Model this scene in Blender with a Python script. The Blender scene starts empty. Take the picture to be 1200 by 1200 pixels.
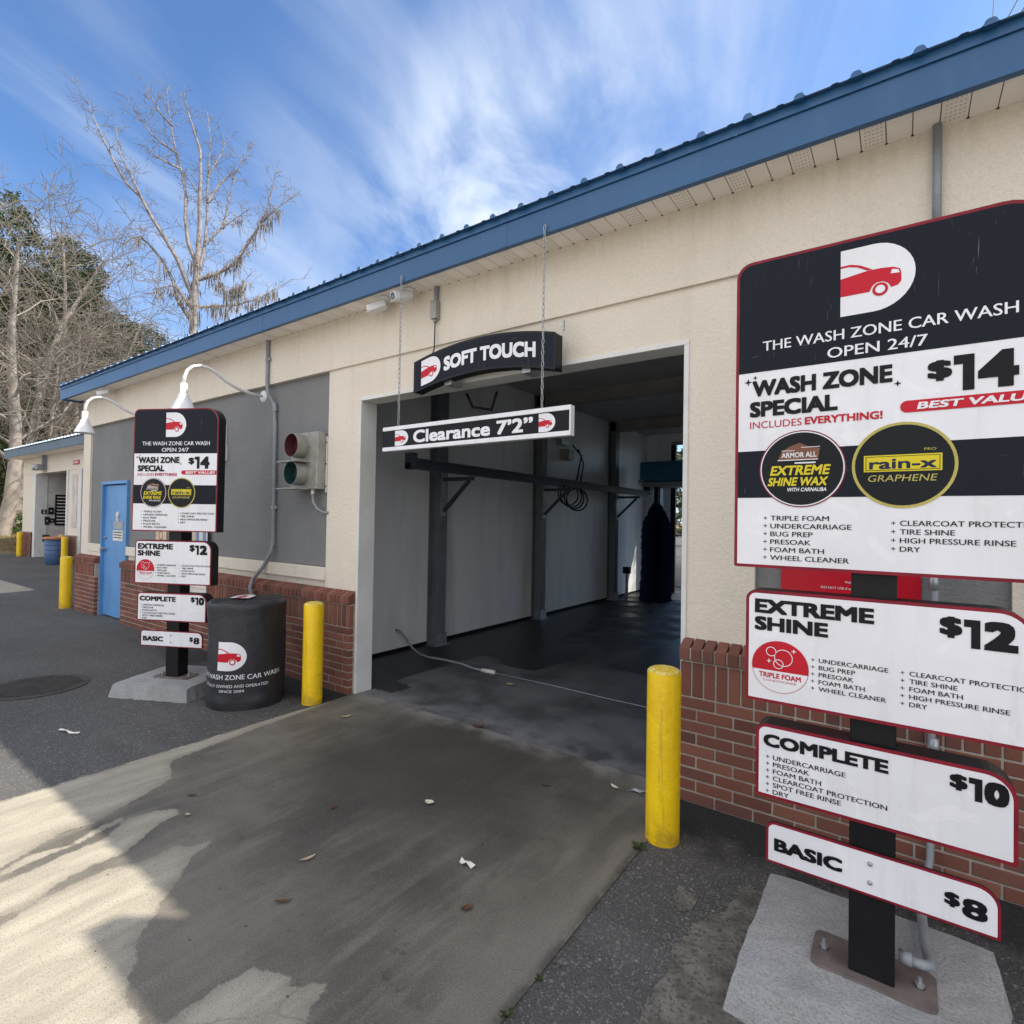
import bpy, bmesh, math, random
from mathutils import Vector, Matrix
import numpy as np

# ---------------------------------------------------------------- camera, sky, sun, exposure
SC = bpy.context.scene
COL = SC.collection
CAM_Y, CAM_H = -3.272, 1.62
YAW, PITCH, ROLL = math.radians(-35.4835), math.radians(0.8495), math.radians(0.9608)
cd = bpy.data.cameras.new('camera'); cam = bpy.data.objects.new('camera', cd); COL.objects.link(cam)
fw = Vector((math.sin(YAW)*math.cos(PITCH), math.cos(YAW)*math.cos(PITCH), math.sin(PITCH)))
r0 = Vector((math.cos(YAW), -math.sin(YAW), 0)); u0 = r0.cross(fw)
rt = r0*math.cos(ROLL)+u0*math.sin(ROLL); up = -r0*math.sin(ROLL)+u0*math.cos(ROLL)
cam.matrix_world = Matrix(((rt.x, up.x, -fw.x, 0), (rt.y, up.y, -fw.y, CAM_Y), (rt.z, up.z, -fw.z, CAM_H), (0, 0, 0, 1)))
cd.sensor_fit = 'HORIZONTAL'; cd.sensor_width = 36; cd.lens = 36*637.86/1200
cd.clip_start = 0.05; cd.clip_end = 3000
SC.camera = cam

SUN = Vector((0.732, 0.506, 1.0)).normalized()
EXPOSURE = 1.42
SC.view_settings.view_transform = 'Standard'; SC.view_settings.look = 'None'
SC.view_settings.exposure = EXPOSURE; SC.view_settings.gamma = 1
W = bpy.data.worlds.new('World'); SC.world = W; W.use_nodes = True
nt = W.node_tree; nt.nodes.clear()
def N(t, typ, **kw):
    n = t.nodes.new(typ)
    for k, v in kw.items(): setattr(n, k, v)
    return n
def mth(t, op, a, b=None, clamp=False):
    n = N(t, 'ShaderNodeMath', operation=op); n.use_clamp = clamp
    for i, x in enumerate((a, b)):
        if x is None: continue
        if isinstance(x, (int, float)): n.inputs[i].default_value = x
        else: t.links.new(x, n.inputs[i])
    return n.outputs[0]
def mixc(t, f, a, b, blend='MIX'):
    n = N(t, 'ShaderNodeMix', data_type='RGBA', blend_type=blend)
    for i, x in ((0, f), (6, a), (7, b)):
        if isinstance(x, (int, float)): n.inputs[i].default_value = x
        elif isinstance(x, (tuple, list)): n.inputs[i].default_value = (*x[:3], 1)
        else: t.links.new(x, n.inputs[i])
    return n.outputs[2]
def rng(t, x, a, b, c=0.0, d=1.0, smooth=True):
    n = N(t, 'ShaderNodeMapRange'); n.interpolation_type = 'SMOOTHSTEP' if smooth else 'LINEAR'
    t.links.new(x, n.inputs[0])
    for i, v in enumerate((a, b, c, d)): n.inputs[i+1].default_value = v
    return n.outputs[0]
sky = N(nt, 'ShaderNodeTexSky', sky_type='NISHITA'); sky.sun_disc = False
sky.sun_elevation = math.asin(SUN.z); sky.sun_rotation = math.atan2(SUN.x, SUN.y)
sky.air_density = 1.0; sky.dust_density = 1.0; sky.ozone_density = 1.2; sky.altitude = 50
tc = N(nt, 'ShaderNodeTexCoord')
sep = N(nt, 'ShaderNodeSeparateXYZ'); nt.links.new(tc.outputs['Generated'], sep.inputs[0])
den = mth(nt, 'ADD', mth(nt, 'MAXIMUM', sep.outputs[2], 0.0), 0.12)
px = mth(nt, 'DIVIDE', sep.outputs[0], den); py = mth(nt, 'DIVIDE', sep.outputs[1], den)
ca, sa = -0.31, 0.95                                    # direction the cirrus streaks run
al = mth(nt, 'ADD', mth(nt, 'MULTIPLY', px, ca), mth(nt, 'MULTIPLY', py, sa))
ac = mth(nt, 'ADD', mth(nt, 'MULTIPLY', px, sa), mth(nt, 'MULTIPLY', py, -ca))
def cloudnoise(sx, sy, off, detail, rough, dist):
    cb = N(nt, 'ShaderNodeCombineXYZ')
    nt.links.new(mth(nt, 'MULTIPLY', al, sx), cb.inputs[0]); nt.links.new(mth(nt, 'MULTIPLY', ac, sy), cb.inputs[1])
    cb.inputs[2].default_value = off
    n = N(nt, 'ShaderNodeTexNoise'); nt.links.new(cb.outputs[0], n.inputs['Vector'])
    n.inputs['Scale'].default_value = 1; n.inputs['Detail'].default_value = detail
    n.inputs['Roughness'].default_value = rough; n.inputs['Distortion'].default_value = dist
    return n.outputs[0]
streak = cloudnoise(0.45, 2.3, 3.7, 5, 0.52, 0.5)
puff = cloudnoise(1.3, 2.8, 9.1, 8, 0.58, 0.6)
def blob(d, c0, c1, w):
    v = N(nt, 'ShaderNodeVectorMath', operation='DOT_PRODUCT')
    nt.links.new(tc.outputs['Generated'], v.inputs[0]); v.inputs[1].default_value = Vector(d).normalized()
    return mth(nt, 'MULTIPLY', rng(nt, v.outputs['Value'], c0, c1), w)
b1 = blob((-0.37, 0.72, 0.59), 0.955, 0.998, 0.40)
b2 = blob((-0.49, 0.71, 0.50), 0.955, 0.998, 0.42)
b3 = blob((-0.62, 0.56, 0.42), 0.95, 0.998, 0.3)
bsum = mth(nt, 'ADD', mth(nt, 'ADD', b1, b2), b3, clamp=True)
b4 = blob((0.25, -0.85, 0.45), -0.10, 0.75, 0.80)                 # unseen white cloud deck behind the viewer, added to fill the shaded facade
m1 = mth(nt, 'MULTIPLY', rng(nt, streak, 0.42, 0.80), 0.52)
m2 = mth(nt, 'MULTIPLY', rng(nt, puff, 0.30, 0.66), bsum)
hz = rng(nt, sep.outputs[2], 0.42, 0.0, 0.0, 0.30)
mask = mth(nt, 'ADD', mth(nt, 'ADD', m1, m2), hz, clamp=True)
mask = mth(nt, 'MINIMUM', mask, 0.93)
skyt = mixc(nt, 1.0, sky.outputs[0], (0.50, 0.67, 0.86), 'MULTIPLY')
skyc = mixc(nt, mask, skyt, (3.5, 3.9, 4.5))
skyc = mixc(nt, mth(nt, 'MULTIPLY', b4, rng(nt, puff, 0.05, 0.5)), skyc, (6.5, 6.3, 6.15))
bg = N(nt, 'ShaderNodeBackground'); bg.inputs['Strength'].default_value = 0.10
nt.links.new(skyc, bg.inputs['Color'])
wo = N(nt, 'ShaderNodeOutputWorld'); nt.links.new(bg.outputs[0], wo.inputs[0])

sl = bpy.data.lights.new('sun', 'SUN'); sl.energy = 2.75; sl.angle = math.radians(0.55); sl.color = (1, 0.91, 0.78)
so = bpy.data.objects.new('sun', sl); COL.objects.link(so); so.rotation_euler = SUN.to_track_quat('Z', 'Y').to_euler()
so.location = (20, 14, 28)

# ---------------------------------------------------------------- materials
def base_mat(name, rough=0.6, metal=0.0, spec=0.5):
    m = bpy.data.materials.new(name); m.use_nodes = True
    t = m.node_tree; b = t.nodes['Principled BSDF']
    b.inputs['Roughness'].default_value = rough; b.inputs['Metallic'].default_value = metal
    b.inputs['Specular IOR Level'].default_value = spec
    return m, t, b
def noise(t, scale, detail=4, rough=0.55, vec=None, dist=0.0):
    n = N(t, 'ShaderNodeTexNoise')
    n.inputs['Scale'].default_value = scale; n.inputs['Detail'].default_value = detail
    n.inputs['Roughness'].default_value = rough; n.inputs['Distortion'].default_value = dist
    if vec is None:
        vec = N(t, 'ShaderNodeTexCoord').outputs['Object']
    t.links.new(vec, n.inputs['Vector'])
    return n.outputs[0]
def stretch(t, s, rot=(0, 0, 0)):
    mp = N(t, 'ShaderNodeMapping'); mp.inputs['Scale'].default_value = s; mp.inputs['Rotation'].default_value = rot
    t.links.new(N(t, 'ShaderNodeTexCoord').outputs['Object'], mp.inputs['Vector'])
    return mp.outputs[0]
def bumpy(t, b, h, strength, dist=0.01):
    n = N(t, 'ShaderNodeBump'); n.inputs['Strength'].default_value = strength; n.inputs['Distance'].default_value = dist
    t.links.new(h, n.inputs['Height']); t.links.new(n.outputs[0], b.inputs['Normal'])
def mat(name, c, rough=0.6, metal=0.0, var=0.12, vs=3.0, bump=0.0, bs=150.0, bd=0.004, c2=None, spec=0.5, fine=0.0):
    m, t, b = base_mat(name, rough, metal, spec)
    c2 = c2 or tuple(x*(1-var*2) for x in c)
    col = mixc(t, rng(t, noise(t, vs, 6, 0.6), 0.35, 0.68), c, c2)
    if fine:
        col = mixc(t, mth(t, 'MULTIPLY', rng(t, noise(t, vs*25, 3), 0.4, 0.7), fine), col, tuple(x*0.45 for x in c))
    t.links.new(col, b.inputs['Base Color'])
    if bump: bumpy(t, b, noise(t, bs, 3), bump, bd)
    return m
def island_mat(name, cols, rough=0.7, bump=0.0, bs=120, spec=0.3, trans=0.0):
    m, t, b = base_mat(name, rough, 0, spec)
    g = N(t, 'ShaderNodeNewGeometry'); r = N(t, 'ShaderNodeValToRGB')
    t.links.new(g.outputs['Random Per Island'], r.inputs[0])
    e = r.color_ramp.elements
    while len(e) < len(cols): e.new(0.5)
    for i, c in enumerate(cols):
        e[i].position = i/(len(cols)-1); e[i].color = (*c, 1)
    col = mixc(t, mth(t, 'MULTIPLY', noise(t, 14, 5), 0.35), r.outputs[0], tuple(x*0.5 for x in cols[0]))
    t.links.new(col, b.inputs['Base Color'])
    if bump: bumpy(t, b, noise(t, bs, 4), bump, 0.004)
    return m

def stucco_mat(name, c, c2):
    m, t, b = base_mat(name, 0.9, 0, 0.25)
    v = rng(t, noise(t, 1.3, 6, 0.6), 0.3, 0.72)
    drip = rng(t, noise(t, 1.0, 6, 0.65, stretch(t, (7, 7, 0.4))), 0.5, 0.76)
    col = mixc(t, v, c, c2)
    col = mixc(t, mth(t, 'MULTIPLY', drip, 0.20), col, tuple(x*0.62 for x in c2))
    tc_ = N(t, 'ShaderNodeTexCoord'); sp = N(t, 'ShaderNodeSeparateXYZ'); t.links.new(tc_.outputs['Object'], sp.inputs[0])
    spl = mth(t, 'MULTIPLY', rng(t, sp.outputs[2], 1.5, 0.9), rng(t, noise(t, 6, 6, 0.65), 0.42, 0.7))
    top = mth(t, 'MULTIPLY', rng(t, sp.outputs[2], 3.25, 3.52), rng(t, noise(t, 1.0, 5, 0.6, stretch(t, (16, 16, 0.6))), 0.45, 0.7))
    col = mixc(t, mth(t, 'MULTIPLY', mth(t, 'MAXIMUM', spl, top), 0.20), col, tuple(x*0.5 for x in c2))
    gr = noise(t, 75, 4, 0.7)
    col = mixc(t, mth(t, 'MULTIPLY', rng(t, gr, 0.48, 0.68), 0.18), col, tuple(x*0.55 for x in c2))
    col = mixc(t, mth(t, 'MULTIPLY', rng(t, gr, 0.46, 0.3), 0.22), col, tuple(min(1, x*1.25) for x in c))
    t.links.new(col, b.inputs['Base Color'])
    h = mth(t, 'ADD', noise(t, 120, 4, 0.65), mth(t, 'MULTIPLY', noise(t, 34, 4), 0.9))
    bumpy(t, b, h, 0.9, 0.008)
    return m
M = {}
M['cream'] = stucco_mat('cream_stucco', (0.79, 0.72, 0.62), (0.745, 0.675, 0.575))
M['gray_stucco'] = stucco_mat('gray_stucco', (0.235, 0.240, 0.242), (0.20, 0.205, 0.208))
M['trim'] = mat('trim_white', (0.70, 0.70, 0.68), 0.55, var=0.06, bump=0.05)
def fascia_mat():
    m, t, b = base_mat('fascia_blue', 0.4, 0, 0.45)
    col = mixc(t, rng(t, noise(t, 1.2, 6, 0.6), 0.3, 0.7), (0.018, 0.088, 0.215), (0.024, 0.102, 0.235))
    col = mixc(t, mth(t, 'MULTIPLY', rng(t, noise(t, 1.0, 5, 0.6, stretch(t, (14, 14, 1.0))), 0.5, 0.75), 0.3), col, (0.05, 0.12, 0.26))
    chip = mth(t, 'MULTIPLY', rng(t, noise(t, 30, 3, 0.6), 0.735, 0.75), rng(t, noise(t, 1.7, 3), 0.45, 0.6))
    col = mixc(t, mth(t, 'MULTIPLY', chip, 0.8), col, (0.5, 0.52, 0.55))
    t.links.new(col, b.inputs['Base Color']); bumpy(t, b, noise(t, 2.5, 3), 0.12, 0.02)
    return m
M['fascia'] = fascia_mat()
M['roof'] = mat('roof_metal', (0.34, 0.42, 0.50), 0.4, 0.3, var=0.08)
M['soffit'] = mat('soffit_vinyl', (0.93, 0.885, 0.83), 0.55, var=0.03, vs=2)
M['vent'] = mat('vent_hole', (0.62, 0.58, 0.53), 0.7)
M['vent_gap'] = mat('soffit_gap', (0.30, 0.27, 0.24), 0.8)
M['mortar'] = mat('mortar', (0.44, 0.40, 0.355), 0.95, var=0.15, vs=8, bump=0.3)
M['brick'] = island_mat('brick', [(0.15, 0.062, 0.046), (0.235, 0.092, 0.062), (0.19, 0.078, 0.056), (0.275, 0.115, 0.078), (0.12, 0.060, 0.050)], 0.85, 0.4, 90)
M['door_blue'] = mat('door_blue', (0.105, 0.29, 0.60), 0.45, var=0.08, vs=2)
M['steel_blue'] = mat('column_paint', (0.16, 0.175, 0.195), 0.5, var=0.12)
M['rail_steel'] = mat('rail_steel', (0.045, 0.055, 0.075), 0.5, var=0.15)
M['galv'] = mat('galvanised', (0.42, 0.44, 0.46), 0.42, 0.6, var=0.12, vs=12)
M['conduit'] = mat('conduit_gray', (0.27, 0.29, 0.32), 0.5, 0.1, var=0.1, vs=10)
M['black'] = mat('satin_black', (0.009, 0.010, 0.014), 0.45, spec=0.25, var=0.1)
M['black_metal'] = mat('painted_black', (0.008, 0.008, 0.010), 0.5, var=0.2, vs=8, spec=0.25)
def signwhite():
    m, t, b = base_mat('sign_white', 0.2, 0, 0.5)
    col = mixc(t, rng(t, noise(t, 3.2, 6, 0.6), 0.35, 0.7), (0.76, 0.765, 0.81), (0.70, 0.70, 0.735))
    dr = rng(t, noise(t, 1.0, 6, 0.65, stretch(t, (13, 13, 1.0))), 0.52, 0.78)
    col = mixc(t, mth(t, 'MULTIPLY', dr, 0.30), col, (0.42, 0.41, 0.40))
    col = mixc(t, mth(t, 'MULTIPLY', rng(t, noise(t, 8, 3, 0.5, None, 1.5), 0.60, 0.64), 0.20), col, (0.90, 0.90, 0.92))
    col = mixc(t, mth(t, 'MULTIPLY', rng(t, noise(t, 85, 3), 0.70, 0.78), 0.3), col, (0.3, 0.28, 0.26))
    t.links.new(col, b.inputs['Base Color'])
    return m
M['white'] = signwhite()
M['ink'] = mat('ink_black', (0.008, 0.008, 0.011), 0.45, var=0.05, spec=0.18)
M['red'] = mat('sign_red', (0.52, 0.012, 0.028), 0.3, var=0.06, spec=0.2)
M['border'] = mat('border_red', (0.24, 0.014, 0.030), 0.35, var=0.15, vs=9, spec=0.2)
M['yellow'] = mat('print_yellow', (0.68, 0.56, 0.03), 0.35, var=0.05, spec=0.2)
M['gold'] = mat('ring_gold', (0.50, 0.44, 0.12), 0.35, var=0.1, spec=0.2)
M['disc_black'] = mat('disc_black', (0.008, 0.011, 0.014), 0.4, spec=0.18)
M['brown'] = mat('print_brown', (0.22, 0.10, 0.06), 0.4, spec=0.2)
M['navy'] = mat('navy_print', (0.012, 0.02, 0.055), 0.3, spec=0.2)
def header_mat():
    m, t, b = base_mat('header_black', 0.3, 0, 0.14)
    s1 = noise(t, 1.0, 2, 0.5, stretch(t, (170, 1, 7), (0, 0.55, 0)), 0.6); s2 = noise(t, 1.0, 2, 0.5, stretch(t, (9, 1, 150), (0, 0.3, 0)), 0.8)
    f = mth(t, 'MULTIPLY', rng(t, s1, 0.66, 0.74), rng(t, noise(t, 3.5, 3), 0.48, 0.62))
    f = mth(t, 'ADD', f, mth(t, 'MULTIPLY', rng(t, s2, 0.68, 0.76), rng(t, noise(t, 2.7, 3), 0.52, 0.66)), clamp=True)
    sp = rng(t, noise(t, 90, 2), 0.68, 0.8)
    f = mth(t, 'ADD', mth(t, 'MULTIPLY', f, 0.35), mth(t, 'MULTIPLY', sp, 0.10), clamp=True)
    t.links.new(mixc(t, f, (0.0075, 0.0095, 0.018), (0.30, 0.30, 0.33)), b.inputs['Base Color'])
    return m
M['header'] = header_mat()
def yellow_mat():
    m, t, b = base_mat('bollard_yellow', 0.36, 0, 0.5)
    d = rng(t, noise(t, 2.0, 5, 0.6, stretch(t, (14, 14, 1.2))), 0.5, 0.8)
    col = mixc(t, rng(t, noise(t, 5, 4), 0.35, 0.7), (0.90, 0.60, 0.005), (0.80, 0.50, 0.006))
    col = mixc(t, mth(t, 'MULTIPLY', d, 0.5), col, (0.92, 0.68, 0.035))
    tc_ = N(t, 'ShaderNodeTexCoord'); sp = N(t, 'ShaderNodeSeparateXYZ'); t.links.new(tc_.outputs['Object'], sp.inputs[0])
    base = mth(t, 'MULTIPLY', rng(t, sp.outputs[2], 0.22, 0.0), rng(t, noise(t, 14, 6, 0.65), 0.38, 0.62))
    scuff = mth(t, 'MULTIPLY', rng(t, noise(t, 1.0, 5, 0.6, stretch(t, (5, 5, 34))), 0.62, 0.70), rng(t, noise(t, 4, 3), 0.5, 0.62))
    run = mth(t, 'MULTIPLY', rng(t, noise(t, 1.0, 5, 0.65, stretch(t, (34, 34, 1.6))), 0.58, 0.70), 0.5)
    f = mth(t, 'MAXIMUM', mth(t, 'MULTIPLY', base, 0.8), mth(t, 'MAXIMUM', mth(t, 'MULTIPLY', scuff, 0.7), run))
    col = mixc(t, mth(t, 'MULTIPLY', f, 0.62), col, (0.20, 0.13, 0.035))
    chip = mth(t, 'MULTIPLY', rng(t, noise(t, 38, 4, 0.6), 0.67, 0.70), 0.7)
    col = mixc(t, chip, col, (0.24, 0.19, 0.12))
    t.links.new(col, b.inputs['Base Color']); bumpy(t, b, noise(t, 34, 5), 0.3, 0.012)
    return m
M['yellow_paint'] = yellow_mat()
M['yellow_rough'] = mat('bollard_cap', (0.72, 0.50, 0.03), 0.8, var=0.15, vs=30, bump=1.0, bs=70, bd=0.02, c2=(0.85, 0.72, 0.25))
M['pad'] = mat('pad_concrete', (0.36, 0.365, 0.37), 0.9, var=0.12, vs=4, bump=0.9, bs=110, bd=0.006, fine=0.5)
M['plate'] = mat('rusty_plate', (0.20, 0.165, 0.155), 0.6, 0.3, var=0.18, vs=10)
M['vinyl'] = mat('black_vinyl', (0.022, 0.023, 0.029), 0.5, var=0.1, bump=0.25, bs=9, bd=0.03)
M['int_wall'] = None
def int_wall_mat():
    m, t, b = base_mat('bay_panel', 0.45, 0, 0.5)
    d = rng(t, noise(t, 1.2, 5, 0.6, stretch(t, (3, 3, 0.5))), 0.4, 0.8)
    col = mixc(t, d, (0.78, 0.795, 0.80), (0.64, 0.65, 0.65))
    t.links.new(col, b.inputs['Base Color'])
    w = N(t, 'ShaderNodeTexWave'); w.bands_direction = 'Y'; w.inputs['Scale'].default_value = 3.2
    t.links.new(N(t, 'ShaderNodeTexCoord').outputs['Object'], w.inputs['Vector'])
    bumpy(t, b, rng(t, w.outputs[1], 0.9, 1.0), 0.08, 0.006)
    return m
M['int_wall'] = int_wall_mat()
M['ceiling'] = mat('bay_ceiling', (0.42, 0.43, 0.44), 0.7, var=0.1)
M['curb'] = mat('wet_curb', (0.010, 0.010, 0.011), 0.7, var=0.3, vs=4, bump=0.3, spec=0.2)
M['beam'] = mat('beam_paint', (0.30, 0.29, 0.275), 0.6)
M['machine'] = mat('machine_blue', (0.012, 0.13, 0.26), 0.4, var=0.1)
M['brush'] = island_mat('brush_foam', [(0.012, 0.024, 0.085), (0.020, 0.040, 0.13), (0.015, 0.030, 0.10)], 0.85)
M['rubber'] = mat('rubber', (0.015, 0.015, 0.016), 0.6)
M['lens_red'] = mat('lens_red', (0.20, 0.018, 0.035), 0.15, var=0.15, vs=20)
M['lens_green'] = mat('lens_green', (0.012, 0.095, 0.080), 0.15, var=0.15, vs=20)
M['housing'] = mat('signal_housing', (0.36, 0.35, 0.32), 0.45, 0.3, var=0.12, vs=10)
M['visor_red'] = mat('visor_reflection_red', (0.085, 0.022, 0.035), 0.5)  # lens colour reflected inside the visors, painted on as a tint
M['visor_green'] = mat('visor_reflection_green', (0.012, 0.048, 0.045), 0.5)
M['lamp'] = mat('lamp_white', (0.74, 0.75, 0.76), 0.3, var=0.04)
M['can_blue'] = mat('can_blue', (0.055, 0.115, 0.26), 0.5)
M['can_rim'] = mat('can_rim', (0.55, 0.20, 0.09), 0.6)
M['paper'] = mat('paper', (0.72, 0.70, 0.66), 0.7)
M['peach'] = mat('poster_peach', (0.72, 0.52, 0.38), 0.6)
M['sky_print'] = mat('poster_blue', (0.16, 0.30, 0.52), 0.6)
M['far_gray'] = mat('far_bay_panel', (0.62, 0.59, 0.56), 0.7)
M['far_fascia'] = mat('far_fascia', (0.085, 0.125, 0.175), 0.5)
M['glass_cam'] = mat('camera_glass', (0.02, 0.02, 0.03), 0.1)
M['bark_dead'] = mat('bark_dead', (0.33, 0.295, 0.28), 0.9, var=0.25, vs=3, bump=0.6, bs=20, bd=0.03)
M['bark_pale'] = mat('bark_pale', (0.36, 0.315, 0.27), 0.9, var=0.25, vs=2, bump=0.5, bs=20, bd=0.03)
M['bark_dark'] = mat('bark_dark', (0.17, 0.13, 0.105), 0.95, var=0.2, vs=2)
M['twig'] = mat('twig', (0.29, 0.255, 0.215), 0.9, var=0.2, vs=1)
M['moss'] = island_mat('hanging_moss', [(0.22, 0.19, 0.165), (0.34, 0.30, 0.26), (0.27, 0.235, 0.20)], 0.95)
M['needle'] = island_mat('pine_foliage', [(0.040, 0.075, 0.024), (0.085, 0.130, 0.045), (0.06, 0.10, 0.035), (0.12, 0.155, 0.07)], 0.7)
M['oak'] = island_mat('oak_foliage', [(0.045, 0.068, 0.022), (0.10, 0.125, 0.048), (0.065, 0.088, 0.03), (0.15, 0.155, 0.08)], 0.7)
M['weed'] = island_mat('weed_leaf', [(0.05, 0.075, 0.02), (0.085, 0.11, 0.04), (0.06, 0.085, 0.03)], 0.7)
M['bush'] = island_mat('bush_leaf', [(0.05, 0.11, 0.025), (0.10, 0.18, 0.05), (0.07, 0.14, 0.035)], 0.5)
M['brush_wood'] = island_mat('scrub_leaf', [(0.026, 0.036, 0.014), (0.055, 0.062, 0.028), (0.10, 0.088, 0.052), (0.04, 0.055, 0.022)], 0.8)
M['grass'] = island_mat('grass_blade', [(0.16, 0.15, 0.045), (0.24, 0.21, 0.08), (0.13, 0.16, 0.04)], 0.8)
M['leaf_brown'] = mat('leaf_brown', (0.10, 0.045, 0.022), 0.7)
M['leaf_tan'] = mat('leaf_tan', (0.42, 0.34, 0.22), 0.7)
M['leaf_pale'] = mat('leaf_pale', (0.62, 0.58, 0.48), 0.7)
M['iron'] = mat('cast_iron', (0.075, 0.068, 0.058), 0.6, 0.3, var=0.2, vs=10)

# ---------------------------------------------------------------- mesh helpers
class MB:
    def __init__(s): s.v = []; s.f = []; s.m = []; s.mats = []
    def mi(s, m):
        m = M[m] if isinstance(m, str) else m
        if m not in s.mats: s.mats.append(m)
        return s.mats.index(m)
    def add(s, vs, fs, m):
        o = len(s.v); k = s.mi(m)
        s.v.extend([tuple(p) for p in vs])
        for f in fs: s.f.append(tuple(i+o for i in f)); s.m.append(k)
    def box(s, x0, x1, y0, y1, z0, z1, m):
        vs = [(x, y, z) for z in (z0, z1) for y in (y0, y1) for x in (x0, x1)]
        s.add(vs, [(0, 2, 3, 1), (4, 5, 7, 6), (0, 1, 5, 4), (2, 6, 7, 3), (0, 4, 6, 2), (1, 3, 7, 5)], m)
    def obox(s, c, hx, hy, hz, m):                       # oriented box: half axes as vectors
        c = Vector(c); hx, hy, hz = Vector(hx), Vector(hy), Vector(hz)
        vs = [c+hx*a+hy*b+hz*d for d in (-1, 1) for b in (-1, 1) for a in (-1, 1)]
        s.add(vs, [(0, 2, 3, 1), (4, 5, 7, 6), (0, 1, 5, 4), (2, 6, 7, 3), (0, 4, 6, 2), (1, 3, 7, 5)], m)
    def bar(s, a, b, w, h, m):
        a, b = Vector(a), Vector(b); d = (b-a); L = d.length; d.normalize()
        up_ = Vector((0, 0, 1)) if abs(d.z) < 0.95 else Vector((0, 1, 0))
        sd = d.cross(up_).normalized(); up_ = sd.cross(d)
        s.obox((a+b)/2, d*L/2, sd*w/2, up_*h/2, m)
    def prism(s, poly, fr, d0, d1, m, side=None):        # poly in (u,v), fr maps (u,v,d)
        n = len(poly)
        vs = [fr(u, v, d0) for u, v in poly]+[fr(u, v, d1) for u, v in poly]
        s.add(vs, [tuple(range(n-1, -1, -1)), tuple(range(n, 2*n))], m)
        s.add(vs, [(i, (i+1) % n, n+(i+1) % n, n+i) for i in range(n)], side or m)
    def face(s, poly, fr, d, m): s.add([fr(u, v, d) for u, v in poly], [tuple(range(len(poly)))], m)
    def ring(s, c, r0, r1, fr, d, m, n=44):
        vs = []
        for i in range(n):
            a = 2*math.pi*i/n
            for r in (r0, r1): vs.append(fr(c[0]+r*math.cos(a), c[1]+r*math.sin(a), d))
        s.add(vs, [(2*i, 2*i+1, (2*i+3) % (2*n), (2*i+2) % (2*n)) for i in range(n)], m)
    def disc(s, c, r, fr, d, m, n=44):
        s.face([(c[0]+r*math.cos(2*math.pi*i/n), c[1]+r*math.sin(2*math.pi*i/n)) for i in range(n)], fr, d, m)
    def tube(s, pts, r, m, n=10, cap=True):
        pts = [Vector(p) for p in pts]; k = len(pts)
        rs = r if isinstance(r, (list, tuple)) else [r]*k
        vs = []; ref = None
        for i, p in enumerate(pts):
            d = (pts[min(i+1, k-1)]-pts[max(i-1, 0)])
            d = d.normalized() if d.length > 1e-9 else Vector((0, 0, 1))
            if ref is None or abs(ref.dot(d)) > 0.98:
                ref = Vector((1, 0, 0)) if abs(d.x) < 0.8 else Vector((0, 1, 0))
            a = (ref-d*ref.dot(d)).normalized(); b = d.cross(a); ref = a
            for j in range(n):
                t = 2*math.pi*j/n
                vs.append(p+(a*math.cos(t)+b*math.sin(t))*rs[i])
        fs = [(i*n+j, i*n+(j+1) % n, (i+1)*n+(j+1) % n, (i+1)*n+j) for i in range(k-1) for j in range(n)]
        if cap: fs += [tuple(range(n-1, -1, -1)), tuple(range((k-1)*n, k*n))]
        s.add(vs, fs, m)
    def lathe(s, prof, c, m, n=32, axis='z'):
        vs = []
        for r, z in prof:
            for j in range(n):
                t = 2*math.pi*j/n; x, y = r*math.cos(t), r*math.sin(t)
                vs.append((c[0]+x, c[1]+y, c[2]+z) if axis == 'z' else (c[0]+x, c[1]-z, c[2]+y))
        k = len(prof)
        s.add(vs, [(i*n+j, i*n+(j+1) % n, (i+1)*n+(j+1) % n, (i+1)*n+j) for i in range(k-1) for j in range(n)], m)
    def text(s, st, fr, d, m, u=None, v=0, h=0.02, xs=1.0, u1=None, bold=0.0, shear=0.0, align='l', bend=None):
        """v = baseline, h = cap height, u/u1 = fit box (or left + xs)"""
        pts, fs = glyphs(st, 0)
        if not pts: return
        x0 = min(p[0] for p in pts); x1 = max(p[0] for p in pts)
        k = h/CAPH
        kx = (u1-u)/(x1-x0) if u1 is not None else k*xs
        wd = (x1-x0)*kx
        off = u if align == 'l' else (u-wd/2 if align == 'c' else u-wd)
        if bold > .04: st_ = [(bold*a/2, bold*b/2) for a in range(-2, 3) for b in range(-2, 3) if max(abs(a), abs(b)) == 2 or a == b == 0]
        elif bold > .015: st_ = [(bold*a, bold*b) for a in (-1, 0, 1) for b in (-1, 0, 1)]
        elif bold > 0: st_ = [(-bold, 0), (bold, 0)]
        else: st_ = [(0, 0)]
        sq = 1/(1+2*bold/max(CAPH, .1)); sqx = 1/(1+2*bold/(x1-x0))   # keep the fitted box when strokes grow
        for q_, (bx, by) in enumerate(st_):
            out = []
            for x, y in pts:
                X_ = (x-x0+bx+bold)*sqx; Y_ = (y+by+bold)*sq
                uu = off+X_*kx+shear*Y_*k; vv = v+Y_*k
                if bend: vv += bend(uu)
                out.append(fr(uu, vv, d+q_*.00004))
            s.add(out, fs, m)
    def one(s, fr, d, m, u0, u1, v, h):                 # heavy figure 1 with its flag
        w = u1-u0
        s.face([(u0, v+h), (u1, v+h), (u1, v), (u0+.44*w, v), (u0+.44*w, v+.74*h), (u0, v+.74*h)], fr, d, m)
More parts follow.
